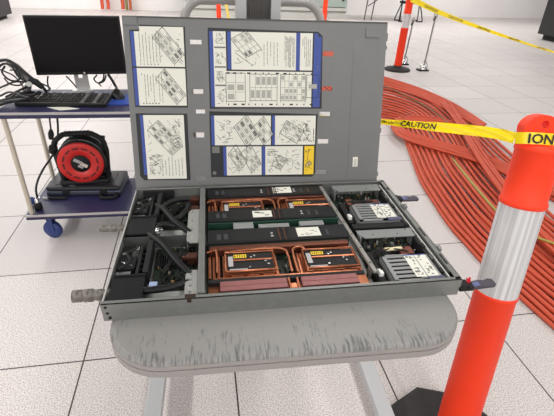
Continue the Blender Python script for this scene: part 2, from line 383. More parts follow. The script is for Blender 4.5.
    # loose harness and connectors right of the slim rail
    for k in range(5):
        a = .54+random.random()*.02; b = .60+random.random()*.06
        m = MB(); m.tube(spline([(a, .115+dv, .012), (a+.02, .12+dv+random.random()*.02, .026), (b-.02, .115+dv+random.random()*.03, .022+random.random()*.006), (b, .13+dv, .010)]), .0018, 6)
        m.build('harness_wire', blackm, tray)
    m = MB(); m.box(.538, .552, .03+dv, .13+dv, .006, .024, 0, None, .001); m.box(.5405, .549, .042+dv, .053+dv, .024, .034, 1, None, .001); m.box(.5415, .548, .056+dv, .062+dv, .024, .030, 1); m.box(.6, .64, .128+dv, .142+dv, .005, .018)
    m.build('power_connector', [blackm, white], tray)
    m = MB(); m.box(.62, .652, .118+dv, .146+dv, .012, .022, 0, None, .001)
    if not front:
        m.box(.56, .575, .118+dv, .145+dv, .008, .026, 1, None, .001); m.box(.582, .6, .118+dv, .14+dv, .008, .022, 1, None, .001)
    m.build('copper_block', [mat('brown_copper', (140, 84, 72), .45, .5), copper], tray)
    if front:
        m = MB(); m.tube([(.585, .132+dv, .026), (.625, .134+dv, .026)], .0045, 10); m.tube([(.582, .132+dv, .026), (.628, .134+dv, .026)], .003, 10, 1)
        m.build('wrapped_connector', [mat('cream_tape', (226, 214, 176), .6), goldm], tray)
node(0, True); node(.2227, False)

# memory covers
bar(.190, .512, .388, .440, .037, (.366, .418))
bar(.190, .509, .268, .316, .037, (.300, .350))
bar(.190, .514, .176, .230, .037, (.395, .450))
m = MB(); m.box(.190, .512, .234, .262, .004, .014, 0); m.box(.25, .298, .236, .262, .012, .034, 1, None, .001); m.box(.31, .385, .240, .256, .012, .031, 1, None, .001); m.box(.41, .47, .238, .258, .012, .033, 1, None, .001); m.box(.19, .512, .262, .267, .004, .033); m.box(.196, .24, .24, .25, .01, .018, 2)
m.build('divider_board', [mat('deep_green', (22, 44, 36), .5), mat('connector_grey', (140, 142, 140), .45, .2), black], tray)
for (a, b) in ((.213, .345), (.374, .490)):
    m = MB(); m.box(a, b, .020, .048, .006, .035, 0, None, .0015); m.box(a, b, .033, .035, .035, .0358); m.build('memory_heat_spreader', copperp, tray)
m = MB(); m.box(.19, .51, .050, .060, .004, .031); m.build('memory_slot', blackm, tray)
m = MB(); m.box(.19, .212, .02, .05, .006, .022, 0, None, .001); m.build('copper_end_fitting', copper, tray)
m = MB(); m.box(.490, .512, .022, .05, .01, .028, 0, None, .001); m.build('copper_end_fitting', copper, tray)
m = MB(); m.box(.346, .373, .026, .04, .006, .026); m.tube([(.350, .018, .026), (.350, .05, .03)], .003, 8); m.tube([(.368, .018, .026), (.368, .05, .03)], .003, 8)
for u in (.357,): m.lathe([(.004, .006), (.004, 0), (0, 0)], 10, (u, .016, .006), (0, 0, 1), 1); m.lathe([(0, .0061), (.004, .0061)], 10, (u, .016, .006), (0, 0, 1), 1)
m.build('copper_bridge', [copper, paper], tray)

# long rails across the tray
m = MB(); m.box(.1705, .1835, .014, .440, .030, .041, 0, None, .001); m.box(.176, .178, .016, .44, .041, .0416)
m.box(.172, .174, .014, .44, .002, .03)
m.build('cross_rail', steel, tray)
for v0, v1, u0 in ((.185, .330, .143), (.008, .088, .146)):
    m = MB(); m.prism([(u0, v0+.01), (u0+.008, v0), (.170, v0), (.170, v1), (u0+.008, v1), (u0, v1-.012)], .034, .036); m.box(u0, u0+.0015, v0+.012, v1-.014, .006, .034)
    for k in range(4): m.lathe([(.003, .0015), (0, .0015)], 10, (u0+.010, v0+.014+k*(v1-v0-.028)/3, .036), (0, 0, 1), 1); m.lathe([(.003, 0), (.003, .0015)], 10, (u0+.010, v0+.014+k*(v1-v0-.028)/3, .036), (0, 0, 1), 1)
    m.build('rail_bracket', [mat('bracket_grey', (158, 158, 154), .45, .3), chrome], tray)
for v in (.140, .395, .345): m = MB(); m.box(.145, .168, v, v+.02, .008, .028, 0, None, .002); m.lathe([(.0065, 0), (.0065, .010), (0, .010)], 12, (.145, v+.01, .02), (-1, 0, 0)); m.build('hose_fitting', mat('dark_copper', (96, 58, 46), .4, .6), tray)
m = MB(); m.box(.152, .160, -.0025, .010, .032, .043, 0, None, .001); m.box(.148, .168, .002, .010, .038, .0425, 0, None, .001); m.build('dark_clip', mat('bronze_dark', (60, 44, 34), .5, .4), tray)
p0, p1 = Vector((.5045, .428, .036)), Vector((.531, .045, .036))
d = (p1-p0); ang = math.atan2(d.y, d.x)
m = MB(); Mx = Matrix.Translation(p0) @ Matrix.Rotation(ang, 4, 'Z'); Ld = d.length
m.box(0, Ld, -.0045, .0045, -.004, .002, 0, Mx, .0008)
for k in range(7): m.lathe([(.0022, .0026), (0, .0026)], 8, Mx @ Vector((.03+k*(Ld-.06)/6, 0, 0)), (0, 0, 1), 1)
for t_ in (.02, Ld-.03): m.box(t_, t_+.01, -.003, .003, -.034, -.004, 0, Mx)
m.build('slim_rail', [mat('rail_grey', (150, 146, 140), .4, .4), blackm], tray)
m = MB(); m.box(.536, .672, .212, .232, .006, .034, 0, None, .001); m.build('dark_crossbar', blackm, tray)
# thick coolant hoses
hz_m = mat('coolant_hose_black', (13, 13, 14), .5, spec=.35)
def hp(*P): return [uv(x, y, z)+(z,) for x, y, z in P]
for P in (hp((142, 291, .026), (152, 290, .028), (170, 287.5, .030), (186, 283, .030), (194, 281, .028)),
          hp((148, 234, .026), (154, 238, .032), (164, 246, .036), (175, 259, .036), (186, 270, .034), (192, 276, .028)),
          hp((157, 205, .028), (164, 210, .034), (174, 221, .036), (185, 229, .034), (191, 233, .030)),
          hp((162, 212, .028), (165, 206, .033), (171, 202, .035), (180, 199.5, .034), (189, 199, .030)),
          hp((189, 204, .028), (187, 210, .033), (180, 217, .032), (172, 221, .024)),
          hp((152, 232, .022), (158, 226, .026), (166, 224, .026), (176, 226, .024))):
    m = MB(); m.tube(spline(P, 8), .0072, 10); m.build('coolant_hose', hz_m, tray)
m = MB()
for v in (.262,): m.lathe([(.008, 0), (.008, .010), (.0068, .010), (.0068, .018), (0, .018)], 14, (.066, v, .022), (1, 0, 0))
m.build('hose_clamp', chrome, tray)
m = MB(); m.box(.076, .092, .046, .068, .024, .030, 0, None, .002); m.build('blue_white_connector', mat('pale_blue', (150, 164, 196), .5), tray)
for k in range(8):
    a = random.uniform(.08, .1); dvk = .2227*(k % 2)
    m = MB(); m.tube(spline([(a, .10+dvk+random.random()*.02, .012), (a+.02, .12+dvk+random.random()*.03, .022), (a+.03, .15+dvk, .020), (a+.04, .19+dvk*.98, .012)]), .0016, 6)
    m.build('harness_wire', blackm, tray)

# ------------------------------------------------------------------ the tray cover, leaning on the lift mast
TH = .26087336; ROv = -.03567362
LO = TO+e1*(-.00933523)+e2*.4977; LO.z = .8645
cover = empty('server_cover', LO, (-TH, 0, TA+ROv), 'grey steel tray cover with printed service labels standing upright behind the open server tray', 'server cover')
Lr = cover.rotation_euler.to_matrix(); Ln = Lr @ Vector((0, 1, 0))
def lp(px, py):
    q = Lr.transposed() @ (onP(px, py, LO, Ln)-LO); return q.x, q.z
LW, LH = .699, .4638
slots = [(195.7, 42, 11.5, 4.5), (197.5, 91.5, 11.5, 4.5), (200.5, 111.5, 9, 4), (198.7, 135, 11, 5), (200.3, 178.3, 11.5, 4.2),
         (328.3, 53.8, 10.5, 5), (326.4, 88.5, 12, 4.5), (324.8, 114, 10.5, 4.4), (323, 141.3, 10.5, 4.4), (321, 172, 10.5, 4.4)]
holes = []
for (cx, cy, w, h) in slots:
    x0, _ = lp(cx-w/2, cy); x1, _ = lp(cx+w/2, cy); _, z0 = lp(cx, cy+h/2); _, z1 = lp(cx, cy-h/2); holes.append((x0, x1, z0, z1))
xs = sorted({0.0, LW}|{h[0] for h in holes}|{h[1] for h in holes}); zs = sorted({0.0, LH}|{h[2] for h in holes}|{h[3] for h in holes})
m = MB(); tk = .0016
for i in range(len(xs)-1):
    for j in range(len(zs)-1):
        cx, cz = (xs[i]+xs[i+1])/2, (zs[j]+zs[j+1])/2
        if any(h[0] < cx < h[1] and h[2] < cz < h[3] for h in holes): continue
        a, b, c, d_ = xs[i], xs[i+1], zs[j], zs[j+1]
        m.add([(a, 0, c), (b, 0, c), (b, 0, d_), (a, 0, d_)], [(0, 1, 2, 3)]); m.add([(a, tk, c), (b, tk, c), (b, tk, d_), (a, tk, d_)], [(3, 2, 1, 0)])
for (a, b, c, d_) in holes:
    m.add([(a, 0, c), (b, 0, c), (b, 0, d_), (a, 0, d_), (a, tk, c), (b, tk, c), (b, tk, d_), (a, tk, d_)], [(0, 1, 5, 4), (1, 2, 6, 5), (2, 3, 7, 6), (3, 0, 4, 7)])
    m.box(a-.002, b+.002, -.0006, 0, d_, d_+.0012); m.box(a-.002, b+.002, -.0006, 0, c-.0012, c)
m.box(0, LW, -.0007, .010, LH-.0042, LH, 1); m.box(-.0016, 0, 0, .010, .004, LH); m.box(LW, LW+.0016, 0, .010, .004, LH)  # top strip carries the shade of the folded edge in its colour
xa, za = lp(355, 46); xb, zb = lp(347, 177); m.box(min(xa, xb), min(xa, xb)+.0016, -.0009, 0, zb, za)
m.build('panel', [lidm, mat('shaded_fold_strip', (74, 72, 70), .6)], cover, recalc=False)
def lbox(mb_, p, q, y0, y1, mi=0, c=0.0):
    x0, z1 = lp(*p); x1, z0 = lp(*q); mb_.box(min(x0, x1), max(x0, x1), y0, y1, min(z0, z1), max(z0, z1), mi, None, c)
m = MB(); x0, z0 = lp(123.5, 25); x1, z1 = lp(136.5, 15); m.box(0, x1, -.003, 0, z0, LH-.002, 0, None, .001); m.build('corner_pad', lidm, cover)
m = MB(); lbox(m, (366, 27), (379.5, 38), -.003, 0, 0, .001); m.build('corner_pad', lidm, cover)
m = MB(); x0, z0 = lp(339, 187); x1, z1 = lp(373, 180.5); m.box(x0, x1, -.005, 0, z0+.002, z1, 0, None, .001); m.box(x0+.006, x1-.006, -.0056, -.005, z0+.005, z1-.004, 1); m.build('lid_latch', [lidm, mat('latch_face_grey', (96, 97, 98), .5, .2)], cover)  # latch face in a darker grey than its rim
m = MB()
for (y0, y1) in ((33, 41), (46, 49.5), (128, 133), (172, 176)):
    _, za = lp(386, y0); _, zb = lp(386, y1); m.box(LW+.0016, LW+.005, .001, .004, zb, za)
m.build('edge_tab', lidm, cover)
m = MB(); lbox(m, (353, 157), (357.3, 166.5), -.0006, 0)
xx, zz = lp(353, 166.5); xw, zw = lp(357.3, 157)
for k in range(6): m.box(xx+.002, xw-.002, -.0008, -.0006, zz+.002+k*.0035, zz+.0035+k*.0035, 1)
m.build('barcode_sticker', [paper, lgrey], cover)

# printed labels: 0 paper 1 blue 2 ink 3 yellow 4 grey
LM = [paper, lblue, ink, mat('label_yellow', (238, 200, 40), .5), mat('line_grey', (112, 112, 106), .6), mat('label_black', (30, 30, 34), .5), mat('print_light', (168, 167, 158), .6)]
Y1, Y2, Y3 = -.0006, -.0009, -.0012
def quad(mb_, pts, y, mi):     # flat print patch in cover coordinates
    mb_.add([(x, y, z) for x, z in pts], [list(range(len(pts)))], mi)
def rect(mb_, x0, x1, z0, z1, y, mi): quad(mb_, [(x0, z0), (x1, z0), (x1, z1), (x0, z1)], y, mi)
def stroke(mb_, a, b, w, mi=4):
    a = Vector(a); b = Vector(b); d = (b-a); n = Vector((-d.y, d.x)).normalized()*w/2
    quad(mb_, [tuple(a-n), tuple(b-n), tuple(b+n), tuple(a+n)], Y3, mi)
def lines_v(mb_, x0, x1, z0, z1, n, mi=4, w=.0013):       # lines of print running up the label
    for k in range(n):
        x = x0+(k+.5)*(x1-x0)/n; z = z1-random.random()*.01
        while z > z0+.004:
            q = random.uniform(.005, .02); stroke(mb_, (x, z), (x, max(z0, z-q)), w, mi); z -= q+.0018
            if random.random() < .08: break
def lines_h(mb_, x0, x1, z0, z1, n, mi=4, w=.0013):
    for k in range(n):
        z = z0+(k+.5)*(z1-z0)/n; x = x0
        while x < x1-.004:
            q = random.uniform(.004, .016); stroke(mb_, (x, z), (min(x1, x+q), z), w, mi); x += q+.0016
            if random.random() < .08: break
def drawing(mb_, c, a, b, n=4, k=3, dark=True):            # tilted outline of a tray with bays in it
    c = Vector(c); a = Vector(a); b = Vector(b); o = c-a/2-b/2
    for i in range(n+1): stroke(mb_, o+a*(i/n), o+a*(i/n)+b, .0013 if i in (0, n) else .0008, 2 if i in (0, n) else 4)
    for j in range(k+1): stroke(mb_, o+b*(j/k), o+b*(j/k)+a, .0013 if j in (0, k) else .0008, 2 if j in (0, k) else 4)
    for i in range(n):
        for j in range(k):
            if random.random() < .6:
                p = o+a*((i+.15)/n)+b*((j+.2)/k); q = a*(.7/n); r = b*(.6/k)
                quad(mb_, [tuple(p), tuple(p+q), tuple(p+q+r), tuple(p+r)], Y2-.0001, 6 if random.random() < .7 or not dark else 4)
    dz = Vector((0, -.006)); 
    for p in (o, o+a, o+b, o+a+b): stroke(mb_, p, p+dz, .0009, 4)
def scribble(mb_, x0, x1, z0, z1, n, mi=4):
    for k in range(n):
        a = Vector((random.uniform(x0, x1), random.uniform(z0, z1))); t = random.choice((.5, -.9, -.8, .6, 1.57, 0)); q = random.uniform(.004, .016)
        b = a+Vector((math.cos(t), math.sin(t)))*q
        if x0 < b.x < x1 and z0 < b.y < z1: stroke(mb_, a, b, random.uniform(.0007, .0014), mi if random.random() < .8 else 2)
def L(*p): return [lp(*q) for q in p]
EB = .0040
def plate(mb_, outline, mi=5):
    quad(mb_, outline, Y1, mi)
    n = len(outline); mb_.add([(x, 0, z) for x, z in outline]+[(x, Y1, z) for x, z in outline], [(i, (i+1) % n, n+(i+1) % n, n+i) for i in range(n)], mi)
# A: two stacked labels, top left
A = MB(); plate(A, L((129, 29.8), (139, 29.4), (139.3, 24.5), (184.9, 26.6), (188, 107.6), (135.2, 107)))
qa = lp(139.3, 24.5); qb = lp(186, 67.5); qc = lp(129.5, 29.6); qd = lp(135.4, 107); xr = lp(186.6, 67)[0]-EB
zt, zm, zl = qa[1]-EB, lp(160, 67.5)[1], qd[1]+EB
xl = lp(132, 67)[0]+EB*.5; xbl = xl+.0098; zn = lp(134, 29.6)[1]-EB
rect(A, xl, xbl, zm+EB/2, zn, Y2, 1); rect(A, xl, xbl, zl, zm-EB/2, Y2, 1)
rect(A, xbl, lp(140, 40)[0], zm+EB/2, zn, Y2, 0); rect(A, lp(140, 40)[0], xr, zm+EB/2, zt, Y2, 0); rect(A, xbl, xr, zl, zm-EB/2, Y2, 0)
lines_v(A, xbl+.008, xbl+.066, zm+.012, zt-.014, 7); lines_v(A, xbl+.008, xbl+.066, zl+.008, zm-.014, 8)
drawing(A, (xr-.040, (zt+zm)/2+.004), (.052, -.066), (.026, .026), 4, 3); drawing(A, (xr-.040, (zl+zm)/2), (.052, -.066), (.024, .026), 4, 3)
scribble(A, xr-.075, xr-.055, zm+.008, zt-.008, 16); scribble(A, xr-.022, xr-.004, zm+.006, zt-.008, 22); scribble(A, xr-.07, xr-.05, zl+.05, zm-.008, 8)
for k in range(6): rect(A, xbl+.01+k*.009, xbl+.013+k*.009, zm+.007, zm+.009, Y3, 2); rect(A, xbl+.01+k*.008, xbl+.013+k*.008, zl+.004, zl+.007, Y3, 2)
A.build('service_label', LM, cover, recalc=False)
# B: bottom left
B = MB(); plate(B, L((135.6, 113.3), (187.2, 113.7), (190.7, 180), (144.4, 180.2), (140.3, 176)))
x0, z1 = lp(138, 113.5); x1, z0 = lp(188.4, 179.8); x0 += .004; z1 -= EB; x1 -= EB; z0 += EB
rect(B, x0, x0+.009, z0+.012, z1, Y2, 1); rect(B, x0+.009, x1, z0, z1, Y2, 0)
drawing(B, (x0+.064, (z0+z1)/2+.026), (.062, -.070), (.03, .026), 5, 4)
scribble(B, x1-.045, x1-.006, z0+.085, z1-.01, 75); scribble(B, x0+.014, x0+.055, z0+.01, z0+.07, 80); lines_v(B, x1-.07, x1-.006, z0+.008, z0+.062, 7)
scribble(B, x0+.014, x0+.03, z0+.075, z1-.01, 14)
B.build('service_label', LM, cover, recalc=False)
# C: the wide one, top middle
Cm = MB(); plate(Cm, L((207.6, 27.6), (318.3, 31.9), (322.6, 36.2), (321.6, 108.6), (209.8, 108.8)))
x0 = lp(208.7, 68)[0]+EB; x1 = lp(322.2, 68)[0]-EB; z1 = min(lp(207.6, 27.6)[1], lp(318.3, 31.9)[1])-EB; z0 = max(lp(321.6, 108.6)[1], lp(209.8, 108.8)[1])+EB
xs1 = lp(226.7, 50)[0]; xs2 = lp(312.9, 60)[0]; zd = lp(270, 70.8)[1]
rect(Cm, x0, x0+.010, z0, z1, Y2, 1); rect(Cm, xs2+EB/2, x1, z0, z1-.008, Y2, 1); rect(Cm, xs2+EB/2, x1-.010, z1-.008, z1, Y2, 1)
rect(Cm, x0+.010, xs1-EB/2, z0, z1, Y2, 0); rect(Cm, xs1-EB/2, xs2-EB/2, z0, zd-EB/2, Y2, 0)
rect(Cm, xs1+EB/2, xs1+.012, zd+EB/2, z1, Y2, 1); rect(Cm, xs1+.012, xs2-EB/2, zd+EB/2, z1, Y2, 0)
xb = lp(296, 50)[0]; rect(Cm, xb, xb+.011, zd+EB/2, z1, Y3, 1)
for yy in (47, 66.6, 85): 
    z = lp(219, yy)[1]; rect(Cm, x0+.012, xs1-.003, z-.003, z+.001, Y3, 4)
    scribble(Cm, x0+.014, xs1-.004, z+.006, z+.036, 26)
scribble(Cm, x0+.014, xs1-.004, z0+.006, z0+.05, 30)
drawing(Cm, (xs1+.052, (z1+zd)/2+.018), (.040, -.046), (.042, .022), 4, 4); stroke(Cm, (xs1+.022, zd+.045), (xs1+.07, zd+.012), .0012, 2); scribble(Cm, xs1+.016, xs1+.09, zd+.008, zd+.05, 14)
xt = xs1+.095
lines_v(Cm, xt, xt+.045, zd+.012, z1-.02, 5); lines_v(Cm, xt+.06, xb-.004, zd+.008, z1-.006, 9); lines_v(Cm, xb+.016, xs2-.006, zd+.012, z1-.006, 5)
drawing(Cm, (xs1-.0+.022, z0+.052), (.052, 0), (0, .074), 2, 3, False); drawing(Cm, (xs1+.098, z0+.052), (.075, 0), (0, .07), 5, 2, False); drawing(Cm, (xs1+.18, z0+.052), (.07, 0), (0, .07), 6, 4, False); drawing(Cm, (xs1+.235, z0+.056), (.034, 0), (0, .06), 1, 3, False)
for zz in (z0+.005, zd-.009):
    for k in range(13):
        x = x0+.04+k*.019+random.random()*.006; rect(Cm, x, x+.003+.006*(random.random() > .6), zz, zz+.004, Y3, 2)
stroke(Cm, (x1-.014, zd+.012), (x1-.004, zd+.012), .001, 4); stroke(Cm, (x1-.014, zd+.004), (x1-.004, zd+.004), .001, 4)
Cm.build('service_label', LM, cover, recalc=False)
# D: bottom middle, four cells, black square and yellow warning
Dm = MB(); plate(Dm, L((209.2, 111.2), (317.7, 114.2), (314.8, 173.3), (312, 176.5), (211.2, 177)))
x0 = lp(210.4, 145)[0]+EB; x1 = lp(316.2, 145)[0]-EB; z1 = min(lp(209.2, 111.2)[1], lp(317.7, 114.2)[1])-EB; z0 = max(lp(212, 177)[1], lp(311, 176.5)[1])+EB; zd = lp(264, 145.6)[1]
rect(Dm, x0, x0+.009, zd+EB/2, z1, Y2, 1); xm = lp(271.5, 129)[0]; rect(Dm, x0+.009, xm-EB/2, zd+EB/2, z1, Y2, 0); rect(Dm, xm+EB/2, xm+.010, zd+EB/2, z1, Y2, 1); rect(Dm, xm+.010, x1, zd+EB/2, z1, Y2, 0)
xk = lp(223.5, 160)[0]; rect(Dm, xk, xk+.009, z0, zd-EB/2, Y2, 1); xn = lp(261.5, 160)[0]; rect(Dm, xk+.009, xn, z0, zd-EB/2, Y2, 0)
rect(Dm, xn+EB/2, xn+.011, z0, zd-EB/2, Y2, 1); xo = lp(302.5, 160)[0]; rect(Dm, xn+.011, xo, z0, zd-EB/2, Y2, 0); rect(Dm, xo+EB*1.2, x1-.002, z0, zd-EB/2, Y2, 3)
g0, g1 = lp(212.2, 153); h0, h1 = lp(219.5, 146.5); rect(Dm, g0, h0, g1, h1, Y2, 4); gx, gz = lp(214.6, 173)
quad(Dm, [(gx+.0055*math.cos(R(q*30)), gz+.0055*math.sin(R(q*30))) for q in range(12)], Y2, 4)
drawing(Dm, (x0+.098, (z1+zd)/2), (.034, -.056), (.036, .034), 3, 3); drawing(Dm, (x0+.146, (z1+zd)/2), (.03, -.05), (.03, .03), 3, 3); scribble(Dm, x0+.014, x0+.065, zd+.008, z1-.008, 44)
drawing(Dm, (xm+.058, (z1+zd)/2-.004), (.05, -.03), (.02, .035), 3, 3, False); scribble(Dm, xm+.016, x1-.006, zd+.006, z1-.006, 70); scribble(Dm, x1-.036, x1-.014, zd+.01, z1-.014, 30, 2)
drawing(Dm, (xk+.040, (z0+zd)/2+.008), (.03, -.05), (.022, .026), 3, 3); drawing(Dm, (xk+.078, (z0+zd)/2+.006), (.03, -.056), (.028, .026), 4, 3); scribble(Dm, xk+.013, xn-.004, z0+.006, zd-.006, 40)
drawing(Dm, (xn+.052, z0+.036), (.02, .03), (.026, -.014), 5, 3); scribble(Dm, xn+.014, xo-.004, z0+.006, zd-.006, 80); lines_h(Dm, xn+.016, xn+.045, zd-.03, zd-.008, 4)
scribble(Dm, xo+.006, x1-.006, z0+.008, zd-.006, 20, 2); drawing(Dm, ((xo+x1)/2, z0+.03), (.012, .012), (.008, -.008), 2, 2)
lines_v(Dm, x1-.008, x1-.002, zd+.012, zd+.05, 1, 2, .002)
Dm.build('service_label', LM, cover, recalc=False)

# ------------------------------------------------------------------ lift table
tblc = Vector((.142, .482, 0))
lift = empty('lift_table', tblc, (0, 0, R(-2.4)), 'scuffed grey wheeled lift table with rounded top carrying the open server tray', 'lift table')
m = MB(); oy = .80
prof = [(0, -.034), (.0, -.006), (.0035, -.0015), (.009, 0)]
rings = []
for ins, z in prof: rings.append([(x, y, .864+z) for x, y in rrect(-.333+ins, .331-ins, ins, oy-ins, .105-ins, 12)])
vs = [p for r_ in rings for p in r_]; n = len(rings[0]); fs = [(i*n+j, i*n+(j+1) % n, (i+1)*n+(j+1) % n, (i+1)*n+j) for i in range(len(rings)-1) for j in range(n)]
fs += [[(len(rings)-1)*n+j for j in range(n)], [j for j in range(n)][::-1]]
m.add(vs, fs); m.build('table_top', table_mat(), lift)
m = MB(); r0 = rrect(-.3345, .3325, -.0015, oy+.0015, .1065, 12); n = len(r0)
for za, zb in ((.832, .846), (.849, .857)):
    vs = [(x, y, za) for x, y in r0]+[(x, y, zb) for x, y in r0]; m.add(vs, [(j, (j+1) % n, n+(j+1) % n, n+j) for j in range(n)])
    r1 = rrect(-.327, .325, .006, oy-.006, .099, 12)
    m.add([(x, y, za) for x, y in r0]+[(x, y, za) for x, y in r1], [(j, n+j, n+(j+1) % n, (j+1) % n) for j in range(n)])
    m.add([(x, y, zb) for x, y in r0]+[(x, y, zb) for x, y in r1], [(j, (j+1) % n, n+(j+1) % n, n+j) for j in range(n)])
m.build('edge_band', mat('edge_grey', (150, 144, 141), .5), lift, recalc=False)
lgm = mat('lift_grey_paint', (176, 177, 178), .4)
for x in (-.386, .416):
    m = MB(); m.box(x-.028, x+.028, -.24, .98, .062, .1, 0, None, .004); o = m.build('base_leg', lgm, lift)
    for y in (-.18, .96):
        c = MB(); c.lathe([(0, -.012), (.03, -.012), (.031, -.008), (.031, .008), (.03, .012), (0, .012)], 20, (x, y, .031), (1, 0, 0)); c.box(x-.018, x-.014, y-.012, y+.012, .02, .064, 1); c.box(x+.014, x+.018, y-.012, y+.012, .02, .064, 1)
        c.build('caster', [blackm, chrome], o)
m = MB(); m.box(-.386, .416, .885, .945, .062, .1, 0, None, .004); m.build('base_crossbar', lgm, lift)
MY = 1.232
def lx(px, py): return local(lift, onY(px, py, MY))
xa = lx(236.2, 22).x; xb = lx(246.6, 22).x; xc = lx(270.6, 22).x; xd = lx(280.4, 22).x; my = lx(258, 22).y
for a, b in ((xa, xb), (xc, xd)):
    m = MB(); m.box(a, b, my, my+.07, .1, 1.75, 0, None, .002); m.build('mast_upright', lgm, lift)
m = MB(); m.box(xb, xc, my+.012, my+.06, .1, 1.75); 
for k in range(9): m.box(xb+(xc-xb)*(k+.35)/9, xb+(xc-xb)*(k+.65)/9, my+.008, my+.012, .1, 1.75)
m.build('mast_screen', mat('mast_dark', (84, 80, 78), .55), lift)
HY = my+.09
def hx(px, py): return local(lift, onY(px, py, MY+.09))
pa = hx(184, 18); pb = hx(320, 24); top = hx(288, 1.2).z
x0, x1, rr = pa.x, pb.x, .062
P = [(x0, HY, .09), (x0, HY, 1.0)]+[(x0+rr-rr*math.cos(R(q)), HY, top-rr+rr*math.sin(R(q))) for q in range(0, 91, 10)]+[(x1-rr+rr*math.sin(R(q)), HY, top-rr+rr*math.cos(R(q))) for q in range(0, 91, 10)]+[(x1, HY, 1.0), (x1, HY, .09)]
m = MB(); m.tube(P, .0125, 14); m.build('push_handle', mat('handle_grey', (168, 164, 160), .35), lift)
m = MB(); m.box(xa-.02, xd+.02, my+.07, HY+.012, .55, .60); m.box(-.26, -.22, .1, my, .79, .829); m.box(.22, .26, .1, my, .79, .829); m.box(-.26, .26, my-.04, my, .76, .829)
m.build('carriage_bracket', lgm, lift)

# ------------------------------------------------------------------ delineator posts
def delineator(name, B, Tp, rad, label, base_n, base_r, z_c0, z_c1, z_c2, head=True, base_rot=0):
    o = empty(name, (B[0], B[1], 0), (0, 0, 0), label, 'delineator post')
    tpr = lambda pr, L0: [(r_*(1.04-.10*h_/L0), h_) for r_, h_ in pr]
    Bv = Vector((0, 0, B[2])); Tv = Vector(Tp)-Vector((B[0], B[1], 0)); ax = (Tv-Bv).normalized(); Ln_ = (Tv-Bv).length
    m = MB(); rb = base_r
    m.lathe([(0, 0), (rb, 0), (rb, .022), (rb*.95, .030), (rb*.45, .042), (rad*1.25, .055), (rad*1.1, .075), (0, .075)], base_n, (0, 0, 0), (0, 0, 1), 0, base_n > 12)
    ob = m.build('rubber_base', rubber, o)
    if base_rot: ob.rotation_euler = (0, 0, base_rot)
    m = MB(); sh = Ln_*z_c0
    prof = [(rad*.9, 0), (rad, .02), (rad, z_c2*Ln_-.006), (rad*1.04, z_c2*Ln_-.004), (rad*1.04, z_c2*Ln_+.004), (rad*.985, z_c2*Ln_+.006), (rad*.985, z_c1*Ln_-.008), (rad*1.05, z_c1*Ln_-.006), (rad*1.08, z_c1*Ln_), (rad*1.05, z_c1*Ln_+.008), (rad, z_c1*Ln_+.012),
            (rad, sh-.012), (rad*1.05, sh-.009), (rad*1.05, sh), (rad*.97, sh+.006), (rad*.72, sh+.010), (rad*.55, sh+.014), (rad*.5, sh+.04), (0, sh+.04)]
    m.lathe(tpr(prof, Ln_), 40, Bv, ax); m.build('post_tube', orange, o)
    m = MB(); m.lathe(tpr([(rad*1.002, z_c2*Ln_+.005), (rad*1.004, z_c1*Ln_-.008)], Ln_), 40)
    m.build('reflective_collar', collar_m, o, Matrix.Translation(Bv) @ Vector((0, 0, 1)).rotation_difference(ax).to_matrix().to_4x4())
    if head:
        xr = CR - ax*CR.dot(ax); xr.normalize(); yr = ax.cross(xr)
        Mh = Matrix((xr, ax, xr.cross(ax))).transposed().to_4x4(); Mh.translation = Bv+ax*(sh+.032)-xr*rad*.22
        w = rad*.84; h = Ln_-sh-.032; pts = [(-w*.96, 0), (w*.96, 0)]+[(w*math.cos(R(q)), h*.28+h*.72*math.sin(R(q))) for q in range(0, 181, 6)]
        bm = bmesh.new(); t = rad*.30
        hc = [(rad*.17*math.cos(R(-q)), h*.55+rad*.17*math.sin(R(-q))) for q in range(0, 360, 30)]
        m = MB(); n = len(pts)
        for z in (-t, t):
            bmx = bmesh.new(); ov = [bmx.verts.new((x, y, z)) for x, y in pts]; hv = [bmx.verts.new((x, y, z)) for x, y in hc]
            ed = [bmx.edges.new((ov[i], ov[(i+1) % n])) for i in range(n)]+[bmx.edges.new((hv[i], hv[(i+1) % 12])) for i in range(12)]
            bmesh.ops.triangle_fill(bmx, edges=ed, use_beauty=True); bmx.verts.index_update()
            m.add([Mh @ v.co for v in bmx.verts], [[v.index for v in f.verts] for f in bmx.faces]); bmx.free()
        m.add([Mh @ Vector((x, y, z)) for z in (-t, t) for x, y in pts], [(i, (i+1) % n, n+(i+1) % n, n+i) for i in range(n)])
        m.add([Mh @ Vector((x, y, z)) for z in (-t, t) for x, y in hc], [(i, (i+1) % 12, 12+(i+1) % 12, 12+i) for i in range(12)])
        bm.free(); m.build('post_head', orange, o)
    return o
def collar_mat():
    m = bpy.data.materials.new('silver_reflective'); m.use_nodes = True; nt = m.node_tree; N = nt.nodes.new; b = nt.nodes['Principled BSDF']
    tc = N('ShaderNodeTexCoord'); mp = N('ShaderNodeMapping'); mp.inputs['Scale'].default_value = (150, 150, .6); mp.inputs['Rotation'].default_value = (0, R(0), 0)
    nz = N('ShaderNodeTexNoise'); nz.inputs['Scale'].default_value = 1; nz.inputs['Detail'].default_value = 3
    cr = N('ShaderNodeValToRGB'); cr.color_ramp.elements[0].position = .35; cr.color_ramp.elements[1].position = .65
    cr.color_ramp.elements[0].color = lin((196, 194, 195)); cr.color_ramp.elements[1].color = lin((234, 233, 234))
    nt.links.new(tc.outputs['Object'], mp.inputs[0]); nt.links.new(mp.outputs[0], nz.inputs['Vector']); nt.links.new(nz.outputs['Fac'], cr.inputs[0]); nt.links.new(cr.outputs[0], b.inputs['Base Color'])
    b.inputs['Roughness'].default_value = .35; b.inputs['Metallic'].default_value = .3
    return m
collar_m = collar_mat()
FB = Vector((.778, .7255, .045)); FT = Vector((.874, .9206, 1.1297))
